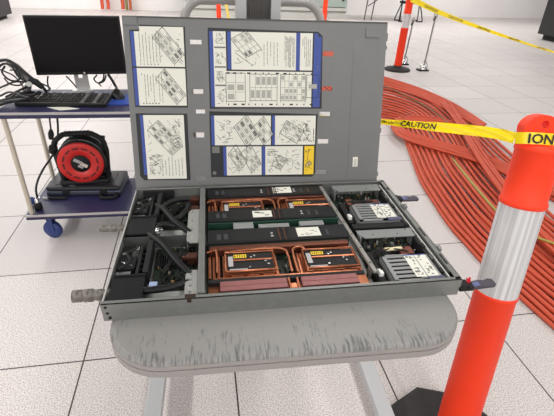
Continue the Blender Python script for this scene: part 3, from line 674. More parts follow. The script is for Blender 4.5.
def axt(py):
    lo, hi = 0., 1.
    for _ in range(50):
        k = (lo+hi)/2
        if prj(FB+(FT-FB)*k)[1] > py: lo = k
        else: hi = k
    return (lo+hi)/2
post = delineator('delineator_post', FB, FT, .0595, 'large orange post with silver collar in the foreground right of the lift table', 8, .234, axt(147), axt(202), axt(292), True, R(1.5))

# ------------------------------------------------------------------ caution tape
def text_geo(s, size):
    cu = bpy.data.curves.new('t', 'FONT'); cu.body = s; cu.size = size; cu.resolution_u = 2; cu.offset = .022
    ob = bpy.data.objects.new('t', cu); COL.objects.link(ob); bpy.context.view_layer.update()
    ev = ob.evaluated_get(bpy.context.evaluated_depsgraph_get()); me = ev.to_mesh()
    vs = [v.co.copy() for v in me.vertices]; fs = [list(p.vertices) for p in me.polygons]; ev.to_mesh_clear()
    bpy.data.objects.remove(ob); bpy.data.curves.remove(cu); return vs, fs
def ribbon(path, wid, face, name, texts, label, cat='caution tape', wr=0.0, seg=60, group=None):
    # path: points, wid(t): width, face(t): face normal
    P = spline(path, 14); k = len(P); acc = [0]
    for i in range(1, k): acc.append(acc[-1]+(P[i]-P[i-1]).length)
    Lt = acc[-1]
    def at(s):
        s = max(0, min(Lt, s))
        for i in range(1, k):
            if acc[i] >= s: q = (s-acc[i-1])/max(1e-9, acc[i]-acc[i-1]); return P[i-1].lerp(P[i], q), (P[i]-P[i-1]).normalized()
        return P[-1], (P[-1]-P[-2]).normalized()
    def fr(s):
        p, t = at(s); n = Vector(face(s/Lt)); n = (n-t*n.dot(t)).normalized(); w = n.cross(t)
        if w.z < 0: w = -w
        return p, t, n, w
    rows = seg; cols = 6; m = MB(); vs = []
    off = lambda s, c: wr*(math.sin(s*62+c*9)+.7*math.sin(s*131+c*15))*min(1, s/Lt*3)
    for i in range(rows+1):
        s = Lt*i/rows; p, t, n, w = fr(s); W = wid(s/Lt)
        for c in range(cols+1): vs.append(p+w*(c/cols-.5)*W+n*off(s, c/cols))
    q = len(vs); vs2 = []
    for i in range(rows+1):
        n = fr(Lt*i/rows)[2]
        for c in range(cols+1): vs2.append(vs[i*(cols+1)+c]-n*.0006)
    g = lambda i, c: i*(cols+1)+c
    fs = [(g(i, c), g(i+1, c), g(i+1, c+1), g(i, c+1)) for i in range(rows) for c in range(cols)]
    m.add(vs+vs2, fs+[(q+a, q+d, q+c_, q+b) for a, b, c_, d in fs], 0, True)
    for txt, s0, hgt, flip in texts:
        tv, tf = text_geo(txt, 1.0); s0 *= Lt
        out = []
        for v in tv:
            s = s0+v.x*hgt*1.05*(1 if not flip else -1); p, t, n, w = fr(s); W = wid(s/Lt)
            c = .5+(v.y-.36)*hgt/max(W, 1e-4)*(1 if not flip else -1)
            sgn = 1 if n.dot(CO-p) > 0 else -1
            out.append(p+w*(c-.5)*W+n*(off(s, c)+sgn*.0022-(0.0006 if sgn < 0 else 0)))
        m.add(out, tf, 1)
    return tag(m.build(name, [yellow, ink], None, recalc=False), label, cat, group)
nk = FB+(FT-FB)*axt(138); axn = (FT-FB).normalized()
hl = Vector(lift.matrix_basis @ Vector((x1, HY, 0)))
# tied end on the push handle, behind the cover
hzz = onY(313, 114.5, hl.y); Tst = Vector((hl.x, hl.y-.019, hzz.z))
Pm = onP(380, 121.5, hl+Vector((.25, -.08, 0)), Vector((-.2, 1, 0)))
toC = lambda p: (CO-p).normalized()
Tn = nk+axn*.0+toC(nk)*.034
Tl = nk - CR*.070 + toC(nk)*.006
P = [Tst, Pm, onP(440, 127.2, Pm.lerp(Tl, .45), _f), onP(490, 132.5, Pm.lerp(Tl, .8), _f), Tl]
ribbon(P, lambda t: .010+.019*min(1, max(0, (t-.12)/.55)), lambda t: (CO-nk)*1.0+Vector((0, 0, .5+.3*math.sin(t*5))), 'caution_tape',
       [('CAUTION CAUTION', .30, .0105, False), ('CAUTION', .455, .024, False)],
       'yellow caution tape stretched from behind the tray cover to the foreground orange post', wr=.0016, seg=90)
E2 = [nk-CR*.070+toC(nk)*.008, nk-CR*.045+toC(nk)*.034, nk-CR*.015+toC(nk)*.043-axn*.001, nk+CR*.03+toC(nk)*.043-axn*.004, nk+CR*.085+toC(nk)*.028-axn*.008, nk+CR*.16+Vector((0, 0, -.012)), nk+CR*.6+Vector((.1, .1, -.05))]
ribbon(E2, lambda t: .029, lambda t: (CO-nk), 'caution_tape', [('ION', .04, .034, False), ('CAUTION', .24, .031, False)],
       'yellow caution tape wound round the neck of the foreground post and leaving to the right', wr=.0008, seg=60)

# ------------------------------------------------------------------ far post, its tape, rods
b0 = fl(397, 70, 0)
tz = hz(-4, b0.x, b0.y)
tp = Vector((b0.x, b0.y, 0)); lean = onY(410, 0, b0.y); lean0 = Vector((b0.x, b0.y, .05))
ax_ = (lean-lean0).normalized(); fpT = lean0+ax_*1.08
fr_ = lambda py: (hz(py, b0.x, b0.y)-.05)/1.08
delineator('delineator_post', Vector((b0.x, b0.y, .05)), fpT, .058, 'distant orange post with white band on round black base near the hose pile', 28, .205, .93, fr_(13), fr_(28), True)
pt = lean0+ax_*(hz(2, b0.x, b0.y)-.05)
pt = onY(411, -1, b0.y-.07)
far = [pt, onY(440, 12.5, b0.y-.1), onY(470, 24, b0.y-.2), onY(510, 38, b0.y-.35), onY(554, 52, b0.y-.5), onY(610, 66, b0.y-.6)]
ribbon(far, lambda t: .085-.055*min(1, t*1.7), lambda t: (0.2, -1, .35), 'caution_tape', [('CAUTION', .07, .05, False), ('CAUTION', .19, .05, False), ('CAUTION', .33, .045, False), ('CAUTION', .48, .04, False), ('CAUTION', .62, .03, False), ('CAUTION', .78, .03, False)],
       'yellow caution tape sagging from the distant orange post across the bare floor', wr=.002, seg=60)
def rod(px, py, tx, ty, label):
    b = fl(px, py, 0); o = empty('threaded_rod_stand', b, (0, 0, 0), label, 'rod stand', 'metal rods by the distant post')
    t = onY(tx, ty, b.y)-b
    m = MB(); m.box(-.10, .07, -.07, .06, 0, .022, 0, None, .006); m.build('foot', blackm, o)
    m = MB(); m.lathe([(.05, .02), (.04, .05), (.02, .09), (0, .1)], 12); m.tube([(-.06, 0, .02), (-.055, .0, .12), (0, 0, .16)], .008, 6); m.tube([(.05, -.02, .02), (.045, -.01, .1), (0, 0, .16)], .008, 6); m.build('clamp', chrome, o)
    m = MB(); m.tube([(0, 0, .02), t], .013, 8); m.build('rod', mat('rod_steel', (150, 148, 146), .35, .6), o)
    m = MB(); m.tube([t+Vector((-.02, 0, -.02)), t+Vector((-.022, 0, .04)), t+Vector((.0, 0, .07)), t+Vector((.022, 0, .04)), t+Vector((.018, 0, -.02))], .012, 6); m.tube([t+Vector((-.02, 0, -.05)), t+Vector((.0, 0, .01))], .014, 8, 1); m.build('hook', [pale, blackm], o)
rod(423, 70.5, 435.5, 17, 'thin metal rod stand on black foot right of the distant orange post')
rod(403.5, 64.5, 413, 22, 'thin metal rod stand half hidden behind the distant orange post')

# ------------------------------------------------------------------ hoses on the floor
hose_lab = 'red-orange hose lying in the long fanned bundle on the floor behind the post'
def px_path(pp, z): return [fl(x, y, z) for x, y in pp]
LE = [(306, 84), (336, 108), (366, 121), (388, 122.5), (400, 128), (410, 152), (421, 180), (434, 202), (450, 225), (466, 244), (486, 265), (520, 297), (556, 328), (590, 358)]
RE = [(316, 42), (340, 62), (366, 76), (400, 86), (436, 101), (463, 122), (481, 148), (500, 172), (512, 184), (520, 191), (532, 201), (546, 213), (562, 226), (600, 254)]
NH = 30; hr = .0125
for i in range(NH):
    s = i/(NH-1); lay = i % 2
    pp = []
    for j, (a, b) in enumerate(zip(LE, RE)):
        k = s+random.uniform(-.35, .35)/NH
        pp.append((a[0]+(b[0]-a[0])*k, a[1]+(b[1]-a[1])*k))
    # the ribs: staggered turn
    m = MB(); pts = px_path(pp, hr)
    z = hr+.0006
    for p in pts: p.z = z+(.017*lay)
    m.tube(spline(pts, 7), hr, 7)
    tag(m.build('floor_hose', hosem), hose_lab, 'hose', 'red-orange hoses fanned out on the floor')
def hoses(P0, P1, n, z0, label, group, r=.0125, jit=.25, lays=1, mt=None):
    for i in range(n):
        s = (i+.5)/n; m = MB(); pts = []
        for a, b in zip(P0, P1):
            k = s+random.uniform(-jit, jit)/n; pts.append(fl(a[0]+(b[0]-a[0])*k, a[1]+(b[1]-a[1])*k, z0+.02*(i % lays)))
        m.tube(spline(pts, 7), r, 7); tag(m.build('floor_hose', mt or hosem), label, 'hose', group)
# outer strands along the far edge of the pile
hoses([(318, 38), (342, 58), (366, 71), (392, 79), (420, 88), (447, 100), (468, 112), (486, 124)], [(314, 48), (340, 68), (366, 83), (396, 90), (424, 99), (446, 110), (465, 120), (480, 128)], 8, .047, 'red-orange hose along the far edge of the pile, ending in a tip behind the tape', 'red-orange hoses along the far edge of the pile')
# flat band that loops back over the fan
hoses([(470, 126), (440, 118), (412, 116), (396, 119), (391, 126), (399, 136), (418, 144), (448, 153), (478, 163), (512, 178), (556, 196)],
      [(470, 133), (440, 127), (414, 124), (404, 124), (402, 127), (408, 131), (424, 136.5), (452, 144), (482, 153), (516, 167), (560, 186)], 6, .062, 'red-orange hose of the flat band that loops back over the fanned bundle', 'red-orange hoses looping back over the bundle')
hoses([(448, 100), (458, 112), (470, 130), (482, 150), (500, 175), (520, 200), (540, 222), (570, 248)], [(440, 104), (452, 118), (464, 138), (476, 158), (494, 184), (515, 212), (536, 236), (570, 268)], 4, .098, 'red-orange hose laid over the band, running on behind the post', 'red-orange hoses laid over the band')
hoses([(463, 132), (488, 160), (524, 184), (560, 204), (600, 226)], [(490, 132), (520, 160), (545, 178), (572, 194), (610, 214)], 5, .014, 'red-orange hose spread at the right edge of the pile', 'red-orange hoses at the right edge')
ygr = mat('yellow_green_cable', (166, 156, 76), .5)
m = MB(); m.tube(spline([fl(x, y, z) for x, y, z in ((444, 150, .012), (452, 158, .03), (460, 168, .124), (478, 190, .124), (500, 214, .124), (528, 233, .124), (556, 244, .11), (600, 256, .09))], 8), .008, 7)
tag(m.build('ground_cable', ygr), 'thin yellow-green cable threaded through the red-orange hoses', 'cable')
m = MB(); m.tube(spline([fl(x, y, .07) for x, y in ((380, 84), (402, 94), (425, 106), (440, 116), (452, 128))], 8), .008, 7)
tag(m.build('ground_cable', mat('brown_cable', (120, 92, 58), .6)), 'thin brown cable lying across the far hoses', 'cable')

# ------------------------------------------------------------------ utility cart
CA = R(-1.5)
CFL = fl(25, 216, .19); cart = empty('utility_cart', (CFL.x, CFL.y, 0), (0, 0, CA), 'two-deck blue utility cart on casters carrying monitor and keyboard', 'cart')
CLn, CDp = .90, .44
for z0, z1, nm in ((.16, .19, 'lower_deck'), (.738, .768, 'upper_deck')):
    m = MB(); m.box(0, CLn, 0, CDp, z0, z1, 0, None, .006); 
    m.box(.002, CLn-.002, -.004, .006, z1-.009, z1+.0015, 1, None, .001); m.box(-.004, .004, .002, CDp-.002, z1-.009, z1+.0015, 1, None, .001)
    m.build(nm, [cartblue, mat('deck_trim', (176, 170, 168), .4)], cart)
for x in (.03, CLn-.03):
    for y in (.022, CDp-.022):
        m = MB(); m.tube([(x, y, .19), (x, y, .738)], .0125, 14); m.build('post', mat('post_beige', (196, 186, 170), .35, .2), cart)
for x, y in ((.095, .05), (CLn-.09, .05), (.09, CDp-.06), (CLn-.09, CDp-.06)):
    m = MB(); m.box(x-.03, x+.03, y-.03, y+.03, .150, .16, 1)
    m.lathe([(0, -.016), (.02, -.016), (.052, -.014), (.054, -.006), (.054, .006), (.052, .014), (.02, .016), (0, .016)], 24, (x, y+.02, .054), (.3, 1, 0))
    for s_ in (-1, 1): m.box(x-.014, x+.014, y+.02+s_*.024-.003, y+.02+s_*.024+.003, .05, .152, 0)
    m.build('caster', [mat('caster_blue', (44, 62, 120), .5), mat('caster_grey', (120, 124, 140), .4, .4)], cart)
def cl(px, py, z): return local(cart, fl(px, py, z))
DZ = .768
# monitor
mo = Vector((-.8828, 2.527, 0)); 
mon = empty('computer_monitor', (mo.x, mo.y, DZ), (0, 0, .0635), 'black flat monitor switched off on the upper deck of the blue cart', 'monitor')
zb_ = CH-(CH-.8154)*.9216-DZ; W_, H_ = .47, .3003
m = MB(); m.box(0, W_, 0, .022, zb_, zb_+H_, 0, None, .004); m.box(.05, W_-.05, .022, .05, zb_+.05, zb_+H_-.05, 0, None, .012); m.box(.001, W_-.001, .004, .02, zb_+H_, zb_+H_+.002, 1); m.build('housing', [black, pale], mon)
m = MB(); m.box(.009, W_-.009, -.0008, .0, zb_+.016, zb_+H_-.010); m.build('screen', mat('screen_dark', (16, 14, 15), .4, spec=.2), mon)
sx = local(mon, fl(87, 85, DZ)).x
m = MB(); m.box(sx-.036, sx+.036, .030, .044, .012, zb_-.025, 0, None, .003); m.box(sx-.036, sx-.014, .030, .044, zb_-.026, zb_+.12); m.box(sx+.010, sx+.036, .030, .044, zb_-.026, zb_+.12); m.box(sx-.036, sx+.036, .022, .031, zb_+.06, zb_+.11); 
m.build('stand_neck', mat('stand_silver', (190, 188, 186), .35, .3), mon)
m = MB(); m.prism(rrect(sx-.055, sx+.055, -.015, .05, .03, 6), 0, .010); m.build('stand_base', mat('stand_silver', (190, 188, 186), .35, .3), mon)
m = MB(); m.lathe([(.006, 0), (.0, .0006)], 14, (W_*.52, -.0006, zb_+.009), (0, -1, 0)); m.build('badge', pale, mon)
# keyboard
ka, kb = fl(10, 98, DZ+.014), fl(101, 99, DZ+.014)
kf = fl(104, 108, DZ+.014); kang = math.atan2(kb.y-ka.y, kb.x-ka.x)
kbd = empty('keyboard', fl(15, 106.5, DZ+.001), (R(5), 0, kang), 'black full-size keyboard on the upper cart deck in front of the monitor', 'keyboard')
m = MB(); m.box(0, .445, 0, .15, .0, .018, 0, None, .004); m.box(.006, .439, .008, .144, .0175, .0192, 2); m.box(.03, .05, .13, .142, -.012, .002); m.box(.39, .41, .13, .142, -.012, .002)  # grey bed between the keys paints in their edge highlights
for r_ in range(6):
    for c_ in range(21):
        if c_ in (15, 18): continue
        if r_ == 0 and 4 <= c_ <= 8:
            if c_ == 4: m.box(.01+4*.0203, .01+8.9*.0203, .012, .027, .018, .025, 1, None, .002)
            continue
        m.box(.011+c_*.0203, .011+c_*.0203+.0170, .012+r_*.0215, .012+r_*.0215+.0165, .018, .027, 1, None, .002)
m.build('key_bed', [black, mat('key_black', (40, 38, 38), .35), mat('key_gap_glint', (112, 108, 106), .5)], kbd)
# mouse, mat, paper
mp_ = fl(113, 99, DZ)
matt = empty('mouse_mat', fl(101, 106, DZ), (0, 0, CA), 'bright blue mat under the mouse on the right of the upper cart deck', 'mouse mat')
m = MB(); m.prism(rrect(0, .26, .012, .20, .01, 4), 0, .004); m.build('mat_sheet', matblue, matt)
mouse = empty('mouse', fl(118, 97, DZ+.004), (0, 0, R(20)), 'black mouse on the blue mat right of the keyboard', 'mouse')
m = MB(); vs = []; NR = 7
for i in range(NR):
    q = R(90*i/(NR-1)); 
    for j in range(20): a = 2*math.pi*j/20; vs.append((.036*math.cos(a)*math.cos(q*.98), .060*math.sin(a)*math.cos(q*.98), .040*math.sin(q)*(1+.12*math.sin(a))))
m.add(vs, [(i*20+j, i*20+(j+1) % 20, (i+1)*20+(j+1) % 20, (i+1)*20+j) for i in range(NR-1) for j in range(20)], 0, True); m.add(vs[:20], [list(range(20))[::-1]]); m.build('body', black, mouse)
m = MB(); m.lathe([(0, -.004), (.008, -.004), (.008, .004), (0, .004)], 14, (0, .026, .040), (1, 0, 0)); m.build('scroll_wheel', mat('wheel_grey', (110, 110, 110), .5), mouse)
pp = [fl(47, 107.4, DZ), fl(68, 107.2, DZ), fl(80, 109, DZ), fl(60, 110.6, DZ)]
m = MB(); m.add([p+Vector((0, 0, .0015)) for p in pp]+[p+Vector((0, 0, .0004)) for p in pp], [(0, 1, 2, 3), (7, 6, 5, 4), (0, 4, 5, 1), (1, 5, 6, 2), (2, 6, 7, 3), (3, 7, 4, 0)])
tag(m.build('paper_slip', paper), 'white slip of paper on the front edge of the upper cart deck below the keyboard', 'paper')
# tangle of cables on the left of the deck
bun = empty('cable_bundle', fl(24, 101, DZ), (0, 0, 0), 'tangled bundle of black cables with a grey strap rising at the left of the keyboard', 'cables')
BO = bun.location
cab = mat('cable_black', (26, 25, 26), .45)
def cabl(pp, r=.006, name='cable', par=bun, mt=None):
    Pp = [onY(x, y, Y)-par.location if Y > 0 else fl(x, y, DZ-Y)-par.location for x, y, Y in pp]
    m = MB(); m.tube(spline(Pp, 8), r, 8); return m.build(name, mt or cab, par)
cabl([(-6, 62, 2.45), (6, 60, 2.45), (14, 64, 2.44), (24, 72, 2.42), (33, 79, 2.40), (40, 84, 2.40), (46, 91, -.04)], .008)
cabl([(-6, 72, 2.46), (3, 64, 2.46), (12, 66, 2.45), (18, 76, 2.43), (28, 82, 2.42), (38, 83, 2.41)], .006)
cabl([(5, 66, 2.40), (2, 72, 2.40), (8, 79, 2.40), (16, 81, 2.40), (20, 77, 2.40), (16, 68, 2.42), (8, 64, 2.43)], .005)
cabl([(-6, 90, 2.42), (4, 86, 2.42), (14, 82, 2.42), (26, 82, 2.41), (36, 84, 2.40)], .005)
cabl([(6, 97, -.02), (14, 93, 2.36), (22, 89, 2.36), (28, 86, 2.38), (34, 82, 2.40)], .006)
cabl([(-6, 103, 2.28), (4, 100, 2.28), (14, 98, 2.30), (24, 95, 2.31), (32, 95, -.05), (40, 92, -.05)], .008)
cabl([(-6, 103, 2.30), (6, 100, 2.30), (16, 94, 2.31), (26, 92, 2.31), (34, 92, -.05)], .006)
cabl([(-4, 106, 2.24), (4, 103, 2.24), (12, 101, 2.25), (20, 100, -.05), (30, 98, -.055)], .009)
cabl([(-4, 68, 2.50), (6, 72, 2.50), (14, 76, 2.48), (22, 85, 2.45), (24, 92, -.05)], .004)
cabl([(4, 78, 2.38), (10, 84, 2.38), (20, 85, 2.38), (24, 79, 2.39), (18, 71, 2.40), (10, 70, 2.40)], .004)
cabl([(30, 80, 2.40), (40, 83, 2.41), (50, 88, 2.42), (46, 92, -.05)], .004)
cabl([(0, 96, 2.34), (10, 92, 2.34), (22, 96, -.06), (28, 98, -.06), (14, 101, -.05)], .005)
m = MB(); m.tube([onY(8, 62, 2.47)-BO, onY(16, 67, 2.46)-BO, onY(27, 78, 2.44)-BO, onY(31, 84, 2.43)-BO], [.016, .02, .022, .012], 10); m.build('grey_sleeve', mat('sleeve_grey', (140, 136, 136), .5), bun)
m = MB(); m.tube([onY(29, 79, 2.40)-BO, onY(36, 82, 2.40)-BO, onY(43, 88, 2.40)-BO], [.013, .018, .012], 10); m.build('connector', blackm, bun)
m = MB(); m.tube([onY(29, 84, 2.37)-BO, fl(27, 90, DZ+.03)-BO], [.014, .02], 10); m.build('stand_foot', pale, bun)
# leads hanging behind the screen
for nm, pl, lab in (('power_lead', [(66, 76), (71, 81), (77, 88)], 'thin black lead hanging below the monitor left of its stand'), ('power_lead', [(104, 73), (103, 80), (99, 83), (101, 86)], 'thin black lead curling below the monitor right of its stand'), ('power_lead', [(48, 76), (47.5, 82), (49, 89)], 'thin black lead hanging below the left half of the monitor'), ('power_lead', [(97, 75), (94, 79), (98, 83), (104, 81), (106, 75)], 'thin black lead looped up under the monitor beside its stand'), ('power_lead', [(108, 74), (112, 80), (116, 87), (118, 92)], 'thick black lead hanging down to the mouse')):
    m = MB(); Pp = [onY(x, y, 2.575) for x, y in pl]; Pp[-1] = Pp[-1] if 'looped' in lab else fl(pl[-1][0], pl[-1][1], DZ+.016)
    m.tube(spline(Pp, 8), .0042 if 'thin' in lab else .008, 6); tag(m.build(nm, cab), lab, 'cable')
# tool case and cable reel on the lower deck
LZ = .19
a, b = fl(47, 197, LZ), fl(124, 196, LZ); cang = math.atan2(b.y-a.y, b.x-a.x)
case = empty('tool_case', a, (0, 0, cang), 'flat black and navy carry case on the lower deck under the cable reel', 'case'); cw = (b-a).length*.965
m = MB(); m.box(0, cw, 0, .24, 0, .030, 0, None, .012); m.build('lower_shell', mat('case_navy', (34, 38, 56), .45), case)
m = MB(); m.box(.002, cw-.002, .002, .238, .033, .062, 0, None, .014); m.box(.05, cw-.05, .04, .20, .062, .065, 0, None, .003); m.build('lid', mat('case_black', (38, 38, 42), .45), case)
m = MB(); m.box(.004, cw-.004, .001, .238, .029, .034); m.build('seam', mat('seam_grey', (104, 110, 128), .5), case)
for k in (.22, .72): m = MB(); m.box(cw*k, cw*k+.04, -.006, .004, .02, .045, 0, None, .003); m.build('latch', blackm, case)
m = MB(); P = [(cw*.74, 0, .018), (cw*.74, -.03, .014), (cw*.78, -.04, .012), (cw*.90, -.04, .012), (cw*.94, -.03, .014), (cw*.94, 0, .018)]; m.tube(spline(P, 5), .010, 8); m.build('carry_handle', blackm, case)
# reel
cy_ = a.y+.068; rc = onY(80.8, 166, cy_-.06)
rz = LZ+.0655
reel = empty('cable_reel', (rc.x, cy_, rz), (0, 0, .05), 'black cable reel with red drum face standing on the flat case', 'cable reel')
RR = (onY(106, 166, cy_-.06).x-rc.x)*.91; cz = max(RR*1.09+.002, rc.z-rz)
m = MB(); yd = -.06
m.lathe([(0, 0), (RR*1.06, 0), (RR*1.08, .01), (RR*1.08, .028), (RR*.8, .034), (RR*.8, .09), (RR*1.06, .096), (RR*1.06, .12), (0, .12)], 40, (0, yd+.004, cz), (0, 1, 0))
m.build('drum', black, reel)
m = MB()
m.lathe([(RR*.40, 0), (RR*.42, .006), (RR*.94, .008), (RR*1.0, .002), (RR*1.0, -.004)], 44, (0, yd+.003, cz), (0, -1, 0))
for k in range(12):
    q = R(k*30+8); c_ = Vector((math.cos(q), 0, math.sin(q)))*RR*.74; t_ = Vector((-math.sin(q), 0, math.cos(q)))
    Mx = Matrix((t_, Vector((0, 1, 0)), t_.cross(Vector((0, 1, 0))))).transposed().to_4x4(); Mx.translation = Vector((0, yd-.0055, cz))+c_
    m.box(-.018, .018, -.0008, .001, -.005, .005, 1, Mx)
m.build('red_face', [mat('reel_red', (206, 40, 36), .4), mat('reel_dark', (96, 20, 20), .5)], reel)
m = MB(); m.lathe([(0, .006), (RR*.42, .006), (RR*.42, -.004)], 30, (0, yd+.002, cz), (0, -1, 0)); o = m.build('hub', blackm, reel)
m = MB()
for i, (x, z, w, h, mi) in enumerate(((-.012, .014, .05, .018, 0), (.016, -.010, .042, .02, 1), (-.004, -.02, .03, .012, 0))):
    Mx = Matrix.Translation((x, yd-.0042, cz+z)) @ Matrix.Rotation(R(32), 4, 'Y'); m.box(-w/2, w/2, -.0008, .001, -h/2, h/2, mi, Mx)
m.build('socket_label', [mat('dull_silver', (168, 166, 166), .5), mat('label_cream', (214, 196, 186), .5)], o)
m = MB(); hw = RR*.72
m.tube(spline([(-RR*1.12, 0, cz+RR*.50), (-RR*1.02, 0, cz+RR*.92), (-hw*.95, 0, cz+RR*1.20), (-hw*.7, 0, cz+RR*1.26), (0, 0, cz+RR*1.27), (hw*.7, 0, cz+RR*1.26), (hw*.95, 0, cz+RR*1.20), (RR*1.02, 0, cz+RR*.92), (RR*1.12, 0, cz+RR*.45)], 6), .015, 10)
m.tube([(RR*.9, 0, cz+RR*1.02), (RR*1.14, 0, cz+RR*.98)], .017, 10)
m.tube([(-RR*1.1, -.01, cz+RR*.7), (-RR*1.18, 0, cz+RR*.45)], .024, 10)
m.tube([(-RR*1.12, 0, cz+RR*.50), (-RR*1.0, 0, .02)], .016, 10); m.tube([(RR*1.12, 0, cz+RR*.45), (RR*1.0, 0, .02)], .016, 10)
for y in (-.05, .05): m.tube([(-RR*1.05, y, .014), (RR*1.05, y, .014)], .0135, 10)
m.box(-RR*1.1, -RR*.9, -.05, .05, .006, .024); m.box(RR*.9, RR*1.1, -.05, .05, .006, .024)
m.build('carry_frame', blackm, reel)
m = MB()
for k in range(7): m.tube([(-hw*.66+k*hw*.22-.006, 0, cz+RR*1.268), (-hw*.66+k*hw*.22+.006, 0, cz+RR*1.268)], .0185, 10)
m.build('grip_ridge', black, reel)
m = MB(); 
for k in range(5): m.lathe([(RR*.86, .04+k*.011-.005), (RR*.9, .04+k*.011), (RR*.86, .04+k*.011+.005)], 36, (0, yd+.004, cz), (0, 1, 0))
m.build('wound_cable', blackm, reel)
# cord hanging from the reel, plug, and small things on the lower deck
ph = onY(52, 118, 2.3); m = MB(); m.tube(spline([onY(49, 113, 2.35), onY(50, 122, 2.35), onY(51, 131, 2.35)], 6), .0045, 6); 
o = tag(m.build('hanging_plug', cab), 'black plug dangling on its cord under the upper cart deck', 'plug')
q = MB(); q.tube([onY(51, 130, 2.35), onY(51, 134, 2.35), onY(51, 139, 2.35)], [.009, .016, .012], 10); q.build('plug_body', blackm, o)
m = MB(); m.tube(spline([onY(57, 114, 2.62), onY(58, 130, 2.62), onY(57, 142, 2.60), onY(52, 156, 2.52), onY(44, 168, 2.45), onY(38, 180, 2.38), onY(36, 190, 2.32), fl(38, 200, LZ+.008)], 8), .006, 7)
tag(m.build('looped_cord', cab), 'black cord looping down from behind the upper deck to the lower deck beside the case', 'cable')
o = empty('power_plug', fl(39, 209, LZ), (0, 0, .2), 'black round plug with chrome pins near the front left post of the lower deck', 'plug')
m = MB(); m.lathe([(0, 0), (.020, 0), (.022, .006), (.022, .034), (.016, .040), (0, .040)], 20); m.build('body', blackm, o)
m = MB(); m.tube([(0, 0, .04), (-.004, .01, .062)], .010, 10); m.tube([(.0, .01, .055), (.02, .02, .065)], .004, 8); m.build('metal_collar', chrome, o)
o = empty('blue_cap', fl(32, 203, LZ), (0, 0, 0), 'small blue round cap beside the front left post of the lower deck', 'cap')
m = MB(); m.lathe([(0, 0), (.022, 0), (.024, .008), (.022, .026), (.014, .034), (0, .036)], 18); m.build('body', mat('caster_blue', (44, 62, 120), .5), o)
o = empty('short_adapter', fl(58, 199.5, LZ), (0, 0, -.1), 'short black adapter with a pale end lying in front of the case', 'adapter')
m = MB(); m.tube([(-.055, 0, .010), (.03, 0, .010), (.05, 0, .010)], [.008, .010, .006], 8); m.build('body', blackm, o)
m = MB(); m.tube([(-.085, .004, .009), (-.055, 0, .010)], .0055, 8); m.build('pale_end', pale, o)

# ------------------------------------------------------------------ far side of the room
c0 = fl(186, 19.5, 0); c1 = fl(346, 17, 0)
crac = empty('cooling_cabinet', (c0.x, 13.5, 0), (0, 0, 0), 'wide grey-green cabinet with dark seams standing at the far wall behind the lift mast', 'cabinet')
wx = onY(346, 14, 13.5).x-c0.x; sxm = onY(302, 8, 13.5).x-c0.x
m = MB(); m.box(0, wx, .02, .95, 0, .32, 0); m.build('plinth', mat('plinth_grey', (186, 186, 180), .6), crac)
for a, b in ((0, wx*.42), (wx*.42+.012, sxm), (sxm+.012, wx)):
    m = MB(); m.box(a, b, 0, .95, .335, 2.0, 0, None, .008); o = m.build('door', mat('cabinet_green', (150, 164, 156), .5), crac)
    q = MB(); q.box(b-.16, b-.10, -.03, 0, .5, .62, 0, None, .01); q.build('door_handle', blackm, o)
m = MB(); m.box(.0, wx, -.004, .02, .20, .215); m.build('trim_strip', mat('seam_dark', (70, 76, 72), .6), crac)
def rack(name, corner, sx_, sy, h, rz, label, plinth):
    o = empty(name, corner, (0, 0, rz), label, 'rack')
    m = MB(); m.box(min(0, sx_), max(0, sx_), min(0, sy), max(0, sy), plinth, h, 0, None, .01); m.build('body', mat('rack_black', (34, 33, 36), .5), o)
    q = .10; m = MB(); m.box(min(0, sx_)+q, max(0, sx_)-q, min(0, sy)+q, max(0, sy)-q, 0, plinth); m.build('plinth', blackm, o)
    m = MB(); m.box(min(0, sx_)+.06, max(0, sx_)-.06, min(0, sy)-.012, min(0, sy), plinth+.06, h-.06); m.build('door', mat('rack_door', (44, 44, 54), .45), o)
    return o
lr = fl(12.3, 13.5, .09); rack('equipment_rack', (lr.x, lr.y, 0), -.8, -1.0, 2.0, 0, 'dark equipment rack at the far left edge beyond the monitor', .09)
br = fl(537.3, 33.5, .12); rack('equipment_rack', (br.x, br.y, 0), .9, -.9, 2.0, 0, 'black equipment rack at the top right corner of the room', .12)
# far orange posts by the cabinet
for px, w, lab in ((219.5, .055, 'slim distant orange post in front of the cabinet left of the lift mast'), (324.5, .06, 'slim distant orange post in front of the cabinet right of the lift mast')):
    b = fl(px-.5, 22, 0); o = empty('barrier_post', (b.x, b.y, 0), (0, 0, 0), lab, 'delineator post')
    m = MB(); m.lathe([(0, 0), (.2, 0), (.2, .03), (.08, .05), (0, .05)], 24); m.build('rubber_base', rubber, o)
    m = MB(); m.lathe([(w*1.1, .045), (w*1.1, 1.0), (w*.8, 1.04), (0, 1.06)], 24); m.build('post_tube', orange, o)
    dx = 1 if px < 250 else -1
    m = MB(); P = [(dx*.01, -.075, .9), (dx*.06, -.085, .75), (dx*.17, -.09, .5), (dx*.24, -.09, .2), (dx*.25, -.09, .012)] if dx > 0 else [(-.05, -.07, .98), (-.07, -.08, .8), (-.075, -.08, .6)]
    Q = spline(P, 6); vs = [p+Vector((s_*.035, 0, 0)) for p in Q for s_ in (-1, 1)]+[p+Vector((s_*.035, .003, 0)) for p in Q for s_ in (-1, 1)]; n = len(Q)*2
    m.add(vs, [(2*i, 2*i+1, 2*i+3, 2*i+2) for i in range(len(Q)-1)]+[(n+2*i, n+2*i+2, n+2*i+3, n+2*i+1) for i in range(len(Q)-1)])
    tag(m.build('tape_end', mat('pale_yellow_tape', (232, 204, 90), .5), o))
